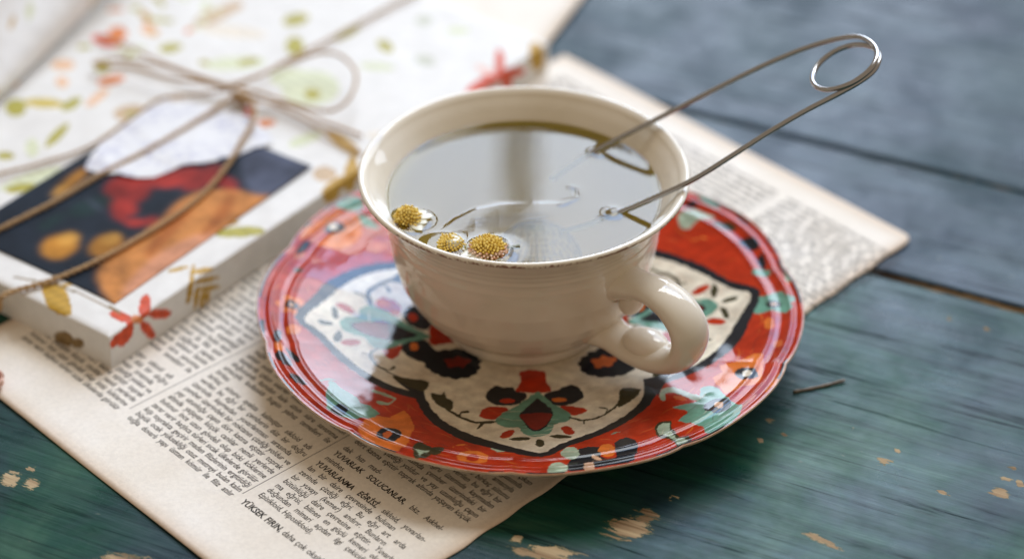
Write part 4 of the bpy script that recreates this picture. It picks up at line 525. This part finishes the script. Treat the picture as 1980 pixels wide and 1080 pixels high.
# ------------------------------------------------------------------ saucer
SC = {'red': (.43, .028, .006), 'darkred': (.20, .018, .012), 'navy': (.010, .014, .020), 'cream': (.74, .67, .53), 'green': (.13, .30, .22), 'leaf': (.36, .46, .34), 'orange': (.68, .17, .025), 'orange2': (.55, .12, .03), 'tan': (.62, .38, .24), 'vine': (.045, .042, .018)}
def rot_poly(p, a, flip=False):
    p = np.asarray(p, float); c, s = math.cos(a), math.sin(a); return np.c_[p[:, 0] * c - p[:, 1] * s, p[:, 0] * s + p[:, 1] * c]
def build_saucer():
    na, nr = 1300, 330; th = np.linspace(0, 2 * math.pi, na, endpoint=False); q = np.linspace(0, 1, nr)
    pr = np.array([(0, 3), (20, 3), (22.5, 3.1), (24, 3.0), (26, 3.2), (32, 4), (45, 6.2), (60, 9.6), (67, 11.6), (77, 14)], float)
    Rr = 77 * q; z = np.interp(Rr, pr[:, 0], pr[:, 1]); k = np.hanning(15); k /= k.sum(); z = np.convolve(np.pad(z, 7, 'edge'), k, 'valid')
    bumpz = .40 * np.exp(-((Rr - 68.2) / .75) ** 2) + .45 * np.exp(-((Rr - 73.4) / .7) ** 2) - .28 * np.exp(-((Rr - 70.8) / 1.3) ** 2) - .25 * np.exp(-((Rr - 75.0) / .7) ** 2)
    z = z + bumpz
    sc = 1 + (.022 * np.abs(np.cos(5 * th + .35)) ** .6 - .015)
    Rg = Rr[None] * (1 + (sc[:, None] - 1) * np.clip((Rr[None] - 50) / 27, 0, 1))
    x = Rg * np.cos(th)[:, None]; y = Rg * np.sin(th)[:, None]; Z = np.repeat(z[None], na, 0) + .5 * np.clip((Rr[None] - 55) / 22, 0, 1) * np.cos(10 * th + .7)[:, None]
    X, Y = x.ravel(), y.ravel(); r0 = np.hypot(X, Y); a0 = np.arctan2(Y, X); X0, Y0 = X, Y     # brush-drawn edges waver a little
    X = X0 + .13 * np.sin(1.3 * X0 + 2.1 * np.sin(.8 * Y0)) + .05 * np.sin(3.7 * Y0 + 1.4 * np.sin(2.2 * X0)); Y = Y0 + .13 * np.sin(1.5 * Y0 + 2.3 * np.sin(.7 * X0)) + .05 * np.sin(3.3 * X0 + 1.6 * np.sin(2.6 * Y0))
    rgb = np.empty((X.size, 3)); rgb[:] = SC['red']
    rr = random.Random(5)
    def put(c, poly, n=3, sm=True):
        m = inside(smooth_poly(poly, n) if sm else poly, X, Y); rgb[m] = SC[c]
    def star(cx, cy, R0, pts, c, ph):
        t = np.linspace(0, 2 * math.pi, pts * 6, endpoint=False); rad = R0 * (.72 + .28 * np.abs(np.cos(t * pts / 2 + ph))); put(c, np.c_[cx + rad * np.cos(t), cy + rad * np.sin(t)], 1, False)
    # painted border where the photograph shows no detail: orange and green blossoms with leaves
    for k in range(30):
        a = k / 30 * 2 * math.pi + rr.uniform(-.06, .06); R0 = rr.uniform(62, 72); cx, cy = R0 * math.cos(a), R0 * math.sin(a); ph = rr.uniform(0, 3)
        if k % 3 == 0: star(cx, cy, rr.uniform(4.5, 6.5), 6, 'orange' if k % 2 else 'green', ph); star(cx, cy, 2.3, 9, 'navy', 0); star(cx, cy, .9, 5, 'tan', 0)
        elif k % 3 == 1: star(cx, cy, rr.uniform(1.6, 2.6), 3, 'leaf', ph)
        else: star(cx, cy, rr.uniform(1.5, 3), 4, rr.choice(['navy', 'vine', 'orange2']), ph)
    vis = lambda p: None
    # clear the stand-ins where the real motifs go
    P_all = [np.array(p) for _, p in BORDER]
    for p in P_all:
        c = p.mean(0); ra = max(np.ptp(p[:, 0]), np.ptp(p[:, 1])) * .5 + 3.2; m = (np.hypot(X - c[0], Y - c[1]) < ra) & (r0 > 40); rgb[m] = SC['red']
    for c, p in BORDER: put(c, p, 2)
    rots = [0, R(95.4), R(183.5), R(-88.8)]
    for a in rots: put('navy', rot_poly(LOBE[0][1], a), 3)
    for a in rots: put('cream', rot_poly(LOBE[1][1], a), 3)
    m = r0 < 41.5; nav = np.zeros_like(m); rgb[m] = SC['cream']
    for a in (R(-137.5), R(-38.5), R(57), R(142)):    # black blocks in the notches
        for w_, rad, col in ((.085, 43.5, 'navy'),):
            m = (np.abs((a0 - a + math.pi) % (2 * math.pi) - math.pi) < w_ * (r0 - 40) / 3.2) & (r0 > 40.2) & (r0 < 46); rgb[m] = SC[col]
    for a in rots:
        for c, p in LOBE2: put(c, rot_poly(p, a), 3)
    for a in (-145.3, -33.9, 48, 132):
        cx, cy = 26.6 * math.cos(R(a)), 26.6 * math.sin(R(a))
        t = np.linspace(0, 2 * math.pi, 96, endpoint=False); rad = 7.7 + .75 * np.abs(np.sin(t * 7.5)) + .3 * np.sin(t * 3 + a); put('navy', np.c_[cx + rad * np.cos(t), cy + rad * np.sin(t) * .92], 1, False)
        cx, cy = cx * .94, cy * .94; rad = 3.0 + .5 * np.sin(t * 5) + .5 * np.sin(t * 2 + 1); put('orange2' if a > -100 else 'darkred', np.c_[cx + rad * np.cos(t), cy + rad * np.sin(t)], 1, False)
    # thin brush strokes in the red and cream grounds, and short vein lines on the leaves
    red = np.abs(rgb - np.array(SC['red'])).sum(1) < 1e-6; crm = np.abs(rgb - np.array(SC['cream'])).sum(1) < 1e-6; grn = (np.abs(rgb - np.array(SC['leaf'])).sum(1) < 1e-6) | (np.abs(rgb - np.array(SC['green'])).sum(1) < 1e-6)
    for k in range(420):
        a = rr.uniform(0, 2 * math.pi); R0 = rr.uniform(40, 76); cx, cy = R0 * math.cos(a), R0 * math.sin(a); ln, w = rr.uniform(1.2, 4.5), rr.uniform(.10, .34); rot = a + math.pi / 2 + rr.gauss(0, .35)
        near = np.flatnonzero((np.abs(X - cx) < 5) & (np.abs(Y - cy) < 5)); u = (X[near] - cx) * math.cos(rot) + (Y[near] - cy) * math.sin(rot); v = -(X[near] - cx) * math.sin(rot) + (Y[near] - cy) * math.cos(rot) + .05 * u * u * rr.uniform(-1, 1)
        f = np.clip(1.2 - (u / ln) ** 2 - (v / w) ** 2, 0, 1)
        for msk, cols, al in ((red, ('darkred', 'darkred', 'orange2', 'orange'), .55), (crm, ('tan',), .22), (grn, ('vine', 'cream'), .6)):
            q = msk[near]; c_ = np.array(SC[cols[k % len(cols)]]); i = near[q]; g = (f[q] * al)[:, None]; rgb[i] = rgb[i] * (1 - g) + c_ * g
    # broken dark and red line on the edge
    e = r0 / (np.repeat(sc, nr) * 77)
    seg = np.sin(a0 * 11) + .6 * np.sin(a0 * 29 + 1) + .4 * np.sin(a0 * 5)
    m = (e > .985) & (seg > .25); rgb[m] = SC['navy']; m = (e > .994); rgb[m] = (.42, .22, .12)
    rgb *= (1 + .10 * np.sin(X * .7 + 2 * np.sin(Y * .31)) * np.sin(Y * .83))[:, None]
    top = np.stack([x, y, Z], -1)
    # underside: rolled lip, sloping back, foot ring
    und = np.array([(77.1, 13.5), (76.6, 12.8), (70, 10.2), (58, 6.6), (44, 2.9), (41.5, 1.9), (41, 1.0), (38.6, 1.0), (38.2, 2.0), (30, 1.6), (0.01, 1.4)]); und = resample(und, 3.)
    scu = 1 + (sc[:, None] - 1) * np.clip((und[None, :, 0] - 50) / 27, 0, 1)
    low = np.stack([und[None, :, 0] * scu * np.cos(th)[:, None], und[None, :, 0] * scu * np.sin(th)[:, None], np.repeat(und[None, :, 1], na, 0) + .5 * np.clip((und[None, :, 0] - 55) / 22, 0, 1) * np.cos(10 * th + .7)[:, None]], -1)
    low_rgb = np.empty((na, len(und), 3)); low_rgb[:] = (.62, .52, .38)
    me = grid_mesh(np.concatenate([top, low], 1) * MM, 'saucer', wrap_u=True, flip=True); set_col(me, 'paint', np.concatenate([rgb.reshape(na, nr, 3), low_rgb], 1).reshape(-1, 3))
    o = link('saucer', me, M_sau); tag(o, 'scalloped glazed saucer painted with red border and black outlined cream medallion', 'saucer')
    return o
build_saucer()

# ------------------------------------------------------------------ teacup
CX, CY, Z0, HC = -1.8, 7.4, 3.15, 49.9
FR = [(0, .0), (.0, 23.0), (.012, 23.7), (.045, 23.9), (.06, 23.6), (.075, 24.2), (.12, 27.2), (.2, 31.2), (.28, 33.7), (.35, 35.3), (.5, 37.3), (.62, 38.1), (.72, 38.5), (.80, 39.2), (.86, 40.6), (.93, 43.0), (.985, 45.4)]
cup = tag(empty('teacup', (CX * MM, CY * MM, Z0 * MM)), 'cream glazed teacup with flared brown flecked rim, filled with pale tea', 'cup')
def build_cup():
    f = np.array([a for a, b in FR[1:]]); r = np.array([b for a, b in FR[1:]])
    zz = np.concatenate([np.linspace(0, .14, 40), np.linspace(.145, .972, 150)]); ro = np.interp(zz, f, r)
    k = np.hanning(9); k /= k.sum(); rs = np.convolve(np.pad(ro, 4, 'edge'), k, 'valid'); ro = np.where(zz > .11, rs, ro)
    for c, w, a in ((.765, .013, .15), (.805, .013, .19), (.845, .013, .16), (.69, .02, .10)): ro = ro + a * np.exp(-((zz - c) / w) ** 2)
    out = np.c_[ro, zz * HC]
    out = np.vstack([[(.01, 1.6)], [(19, 1.6)], [(20.5, .1)], [(23.0, 0)], out[1:]])
    lip = [(45.75, .977 * HC), (45.98, .981 * HC), (46.1, .986 * HC), (46.14, .991 * HC), (46.1, .996 * HC), (45.95, 1.001 * HC), (45.7, 1.005 * HC), (45.35, 1.007 * HC), (44.95, 1.006 * HC), (44.5, 1.001 * HC)]
    zi = np.linspace(.985, .10, 120); ri = np.interp(zi, f, r) - np.interp(zi, [.1, .3, .8, 1], [5.5, 3., 2.2, 1.75]); ri = np.convolve(np.pad(ri, 4, 'edge'), k, 'valid')
    inn = np.c_[ri, zi * HC]; bot = [(14, .075 * HC), (6, .07 * HC), (.01, .07 * HC)]
    prof = np.vstack([out, lip, inn, bot]); n_out = len(out)
    P = lathe(prof, 200, CX, CY); P[..., 2] += Z0 * MM
    rimw = np.zeros(len(prof)); zf = prof[:, 1] / HC
    rimw[:n_out] = .92 * np.clip((zf[:n_out] - .93) / .05, 0, 1); rimw[n_out:n_out + 10] = [1, 1.05, 1.1, 1.05, .9, .66, .3, 0, 0, 0]; rimw[n_out + 10:] = 0
    me = grid_mesh(P, 'cup_body', wrap_u=True); set_val(me, 'rim_wear', np.repeat(rimw[None], 200, 0))
    link('cup_body', me, M_cer, cup)
build_cup()
def build_handle():
    ph = R(-43); d = np.array([math.cos(ph), math.sin(ph), 0]); nrm = np.array([-math.sin(ph), math.cos(ph), 0])
    P2 = [(33.0, 33.2), (36.5, 33.2), (41.5, 34.4), (48.0, 35.8), (54.8, 34.6), (59.8, 30.6), (61.4, 25.2), (59.2, 19.4), (52.8, 15.4), (44.5, 13.6), (37.5, 13.6), (31.0, 14.0), (25, 14.4)]
    p2 = catmull(np.c_[np.array(P2), np.zeros(len(P2))], 1.2)[:, :2]; n = len(p2); t = np.linspace(0, 1, n)
    P = np.array([CX, CY, 0]) + p2[:, :1] * d + np.c_[np.zeros(n), np.zeros(n), p2[:, 1]]
    T = np.gradient(P, axis=0); T /= np.linalg.norm(T, axis=1)[:, None]; U = np.repeat(nrm[None], n, 0); V = np.cross(T, U)
    wide = np.interp(t, [0, .06, .14, .3, .5, .7, .86, .94, 1], [8.5, 6.6, 5.6, 6.3, 7.1, 6.6, 5.8, 7.2, 9.5]); thick = np.interp(t, [0, .06, .14, .3, .5, .7, .86, .94, 1], [6.5, 4.2, 3.2, 3.4, 3.7, 3.5, 3.2, 4.6, 7.0])
    mb = MB(); V_, F_ = tube_arrays(P * MM, wide * MM, thick * MM, 28, U, V); mb.add(V_, F_)
    h = mb.obj('handle', M_cer, cup)
    def egg(name, a, z, ax, az, ang, w):
        u, v = np.meshgrid(np.linspace(0, math.pi, 20), np.linspace(0, 2 * math.pi, 32, endpoint=False), indexing='ij'); c, s = math.cos(ang), math.sin(ang)
        e1 = d * c + np.array([0, 0, s]); e2 = -d * s + np.array([0, 0, c])
        ctr = np.array([CX, CY, 0]) + d * a + np.array([0, 0, z])
        Q = ctr + (ax * np.cos(u))[..., None] * e1 + (az * np.sin(u) * np.cos(v))[..., None] * e2 + (w * np.sin(u) * np.sin(v))[..., None] * nrm
        me = grid_mesh(np.ascontiguousarray(Q.transpose(1, 0, 2)) * MM, name, wrap_u=True); link(name, me, M_cer, h)
    egg('curl', 40.4, 28.6, 4.3, 3.3, R(78), 4.0)
    egg('curl', 45.8, 17.0, 7.2, 3.7, R(4), 5.4)
build_handle()

# ------------------------------------------------------------------ tea
TZ = 45.8; TR = 39.25
A_LO, A_UP = np.array([22.9, -2.1]), np.array([20.1, 29.2])
FLW = [(-33.2, -6.2, 4.6), (-23.4, -18.4, 5.0), (-11.4, -20.6, 6.0)]
def seg_dist(x, y, pts):
    d = np.full(x.shape, 1e9)
    for (ax, ay), (bx, by) in zip(pts[:-1], pts[1:]):
        l2 = (bx - ax) ** 2 + (by - ay) ** 2; t = np.clip(((x - ax) * (bx - ax) + (y - ay) * (by - ay)) / l2, 0, 1); d = np.minimum(d, np.hypot(x - ax - t * (bx - ax), y - ay - t * (by - ay)))
    return d
ARC = [(-25.6, -12.8), (-20.7, -6.7), (-15.1, -1.8), (-8.7, .7), (.6, 1.5), (8.5, 1.3), (11.4, 3.6), (13.9, 6.3), (13.4, 10.0), (11.6, 10.5)]
def build_tea():
    na, nr = 560, 300; th = np.linspace(0, 2 * math.pi, na, endpoint=False); r = TR * np.linspace(0.0005, 1, nr)
    x = CX + r[None] * np.cos(th)[:, None]; y = CY + r[None] * np.sin(th)[:, None]; rr = np.repeat(r[None], na, 0)
    z = .28 * np.exp(-(TR - rr) / .8)
    for a in (A_LO, A_UP): z += .5 * np.exp(-np.maximum(np.hypot(x - a[0], y - a[1]) - .9, 0) / 1.3)
    for fx, fy, fr in FLW: z += .55 * np.exp(-np.maximum(np.hypot((x - fx), y - fy) - fr, 0) / 1.2)
    # the infuser's mesh just lifts the surface film: a crest along an arc with a gentle slope towards the viewer and a curl at its end
    aa = np.array(ARC[:7]); ya = np.interp(x, aa[:, 0], aa[:, 1]); fx = 1 / (1 + np.exp(-(x + 22) / 2.2)) / (1 + np.exp((x - 8.5) / 2.2)); dy = y - ya
    z += .30 * fx * np.where(dy < 0, np.exp(-(dy / 9.) ** 2), np.exp(-(dy / 1.7) ** 2))
    d = seg_dist(x, y, catmull(np.c_[np.array(ARC[5:]), np.zeros(len(ARC) - 5)], 1.)[:, :2]); z += .09 * np.exp(-(d / .9) ** 2)
    z += .0035 * np.sin(x * 5.2) * np.sin(y * 4.6 + x * .6) * np.exp(-(((x + 2) / 8) ** 2 + ((y + 11) / 5) ** 2)) + .004 * np.sin(y * 3.4 - x * .5) * np.exp(-(((x + 8) / 10) ** 2 + ((y + 8) / 5) ** 2))
    z += .004 * np.sin(x * .25 + 1) * np.sin(y * .2)
    P = np.stack([x, y, TZ + z], -1); me = grid_mesh(P * MM, 'tea', wrap_u=True, flip=True); o = link('tea', me, M_tea)
    tag(o, 'pale yellow chamomile tea reflecting the window inside the teacup', 'tea')
build_tea()
for (bx, by, br, lb) in ((18.8, -5.7, 1.35, 'round bubble on the tea beside the nearer infuser wire'), (16.0, 27.4, 1.1, 'small bubble on the tea beside the farther infuser wire'), (12.4, 7.0, 1.2, 'bubble at the end of the curved ripple in mid cup')):
    u = np.linspace(0, math.pi / 2, 10); prof = np.c_[br * np.cos(u) + 1e-3, br * .55 * np.sin(u)]
    P = lathe(prof, 28, bx, by); P[..., 2] += (TZ + .12) * MM; me = grid_mesh(P, 'bubble', wrap_u=True); o = link('bubble', me, None); me.materials.append(M_bubble if 'M_bubble' in globals() else simple('bubble_film', (1, 1, 1), .0, Transmission_Weight=1., IOR=1.02))
    tag(o, lb, 'bubble', 'bubbles on the tea')

# ------------------------------------------------------------------ tea infuser tongs
def build_infuser():
    root = tag(empty('tea_infuser', (20 * MM, 13 * MM, TZ * MM)), 'steel wire tea infuser tongs with sprung loop resting on the cup rim', 'tea infuser')
    A, B = np.array([22.9, -2.1, TZ]), np.array([20.1, 29.2, TZ]); M = (A + B) / 2
    el, az = R(28), R(4); d = np.array([math.cos(el) * math.cos(az), math.cos(el) * math.sin(az), math.sin(el)]); e = (B - A) / np.linalg.norm(B - A); nrm = np.cross(d, e); nrm /= np.linalg.norm(nrm); e = np.cross(nrm, d)
    wr = .74; pts = []
    # upper arm out of the tea, round the sprung loop one and a half times, lower arm back
    for s, t in [(-16, 12), (-8, 14.8), (0, 15.9), (19.5, 16.6), (46.8, 17.5), (60, 16.7), (68, 15.2), (74.5, 12.9)]: pts.append((s, t, .95))
    arc = [(79.9, 9.6), (82.9, 3.6), (83.2, -2.6), (80.0, -7.6), (74, -9.6), (68, -7.8), (64.6, -3.2), (64.3, 2.2), (67.2, 7.2), (72.5, 9.6), (78, 8.4), (82.2, 4.0), (83.5, -1.6), (81.0, -6.8), (76.2, -8.9)]
    for i, (s, t) in enumerate(arc): pts.append((s, t, .95 - 1.9 * (i + 1) / (len(arc) + 1)))
    for s, t in [(69.1, -9.6), (59, -10.2), (47.8, -11.9), (36, -14.6), (23.9, -16.9), (12, -16.7), (0, -15.7), (-8, -14.5), (-16, -12)]: pts.append((s, t, -.95))
    Q = np.array([M + d * s + e * t + nrm * w for s, t, w in pts]); Q = catmull(Q, .8)
    MB().tube(Q, wr, k=14).obj('spring_wire', M_steel, root)
    # submerged mesh ball: two rims and the woven wires
    c = np.array([2.0, 8.0, TZ - 25.2]); rb = 13.2; mb = MB()
    for k in range(16):
        t = np.linspace(0, 2 * math.pi, 41); a = math.pi * k / 16; mb.tube(c + rb * np.stack([np.cos(t) * math.cos(a), np.cos(t) * math.sin(a), np.sin(t)], -1), .11, k=4)
    for k in range(1, 12):
        l = -math.pi / 2 + math.pi * k / 12; t = np.linspace(0, 2 * math.pi, 41); mb.tube(c + rb * np.stack([np.cos(t) * math.cos(l), np.sin(t) * math.cos(l), 0 * t + math.sin(l)], -1), .11, k=4)
    o = mb.obj('mesh_ball', M_gauze, root); o['kind'] = 'stuff'
build_infuser()

# ------------------------------------------------------------------ chamomile flowers
def flower(name_label, loc, tilt, rad, hgt, mat2, n_pet, pet_dir, stem_dir, seed, pet_in=.8, pet_h=0., pet_w=1.):
    r = np.random.default_rng(seed); root = tag(empty('chamomile_flower', (loc[0] * MM, loc[1] * MM, loc[2] * MM)), name_label, 'flower', 'chamomile flowers floating in the tea')
    ax = np.array(tilt, float); ax /= np.linalg.norm(ax); u = np.array([1., 0, 0]) - ax * ax[0]; u /= np.linalg.norm(u); v = np.cross(ax, u); c = np.array(loc, float)
    fl = MB(); old = MB()
    # core
    t = np.linspace(0, math.pi / 2, 7); prof = np.c_[rad * .86 * np.cos(t) + 1e-3, hgt * .86 * np.sin(t)]; a = np.linspace(0, 2 * math.pi, 14, endpoint=False)
    core = c + (prof[None, :, 0] * np.cos(a)[:, None])[..., None] * u + (prof[None, :, 0] * np.sin(a)[:, None])[..., None] * v + np.repeat(prof[None, :, 1], 14, 0)[..., None] * ax
    n, m = core.shape[:2]; fl.add(core.reshape(-1, 3) * MM, [(i * m + j, ((i + 1) % n) * m + j, ((i + 1) % n) * m + j + 1, i * m + j + 1) for i in range(n) for j in range(m - 1)])
    N = int(150 * rad / 4)
    for k in range(N):
        h = (k + .5) / N; lat = math.asin(min(1, h)); lon = k * 2.39996
        dr = rad * math.cos(lat); q = c + dr * math.cos(lon) * u + dr * math.sin(lon) * v + hgt * math.sin(lat) * ax
        nd = math.cos(lat) * (math.cos(lon) * u + math.sin(lon) * v) / rad + math.sin(lat) * ax / hgt; nd /= np.linalg.norm(nd); nd = nd + r.normal(size=3) * .18
        w = r.uniform(.30, .44); L = r.uniform(.35, .8); L = L * 1.5 if h < .42 else L
        tgt = old if (h < .42 and mat2 is not None and math.sin(lon) < .3) else fl
        tgt.tube([q - nd * .5, q + nd * L * .55, q + nd * L, q + nd * (L + .12)], [w * .8, w, w * .8, w * .25], k=5)
    fo = fl.obj('flower_head', M_yel, root)
    if mat2 is not None: old.obj('outer_florets', mat2, root)
    for k in range(n_pet):
        th = pet_dir + (k - (n_pet - 1) / 2) * .55; o = math.cos(th) * u + math.sin(th) * v; sd = np.cross(ax, o); L = r.uniform(4.2, 5.6); W = r.uniform(1.5, 2.0) * pet_w
        s = np.linspace(0, 1, 8); w = W * np.sin(np.clip(s * .93 + .07, 0, 1) * math.pi) ** .6; ww = np.linspace(-1, 1, 5)
        ctr = c + (rad * pet_in + s * L)[:, None] * o + (pet_h - 1.2 * s ** 1.6 * .6 - pet_h * .8 * s ** 2)[:, None] * ax
        P = ctr[:, None] + (w[:, None] * ww[None])[..., None] * sd + (.35 * (1 - ww ** 2)[None] * w[:, None])[..., None] * ax
        P[..., 2] = np.maximum(P[..., 2], TZ + .62 + .12 * (k % 3))
        me = grid_mesh(P * MM, 'petal'); po = link('petal', me, M_pet, root); md = po.modifiers.new('thickness', 'SOLIDIFY'); md.thickness = .00012
    if stem_dir is not None:
        sd = np.array(stem_dir, float); mb = MB(); mb.tube([c - ax * 1., c + sd * .5, c + sd], [.9, .75, .55], k=7); mb.obj('stem', M_grn, root)
    return root
flower('yellow chamomile head, nearest the left wall of the cup', (-33.8, -6.0, 45.2), (-.12, -.05, 1.), 3.3, 4.2, None, 4, -0.15, None, 1, .55, .6)
flower('chamomile half hidden under its own white petals, between two yellow heads', (-21.6, -18.6, 45.0), (.35, -.1, .9), 3.4, 3.2, None, 4, 2.95, None, 2, -.45, 3.3, 1.25)
flower('largest chamomile head with pinkish outer florets and a green stem', (-11.6, -20.8, 45.3), (.03, .12, 1.), 4.7, 4.0, M_bro, 3, 3.6, (8.6, 2.0, .4), 3, .7, .4)

# ------------------------------------------------------------------ small things
P = catmull([(73.6, -24.2, .42), (78, -22.9, .42), (83.5, -21.0, .45), (88.4, -19.0, .6)], .8); mb = MB(); mb.tube(P, np.linspace(.46, .36, len(P)) * (1 + .12 * np.sin(np.arange(len(P)) * 1.3)), k=7)
tag(mb.obj('dry_twig', M_twig), 'short dry brown plant stalk lying on the table right of the saucer', 'twig')
mb = MB()
for k in range(6):
    u, v = np.meshgrid(np.linspace(.15, math.pi * .55, 8), np.linspace(-.75, .75, 7), indexing='ij'); a = k * 1.05; rad = 3.0 + .35 * (k % 3)
    Q = np.stack([-150.3 + rad * np.sin(u) * np.cos(v + a), -22.0 + rad * np.sin(u) * np.sin(v + a), 3.6 - rad * np.cos(u)], -1)
    n, m = 8, 7; mb.add(Q.reshape(-1, 3) * MM, [(i * m + j, i * m + j + 1, (i + 1) * m + j + 1, (i + 1) * m + j) for i in range(n - 1) for j in range(m - 1)])
o = mb.obj('dried_rosebud', M_bud); md = o.modifiers.new('thickness', 'SOLIDIFY'); md.thickness = .00025
tag(o, 'pale pink dried rosebud on the page corner at the left edge', 'rosebud')
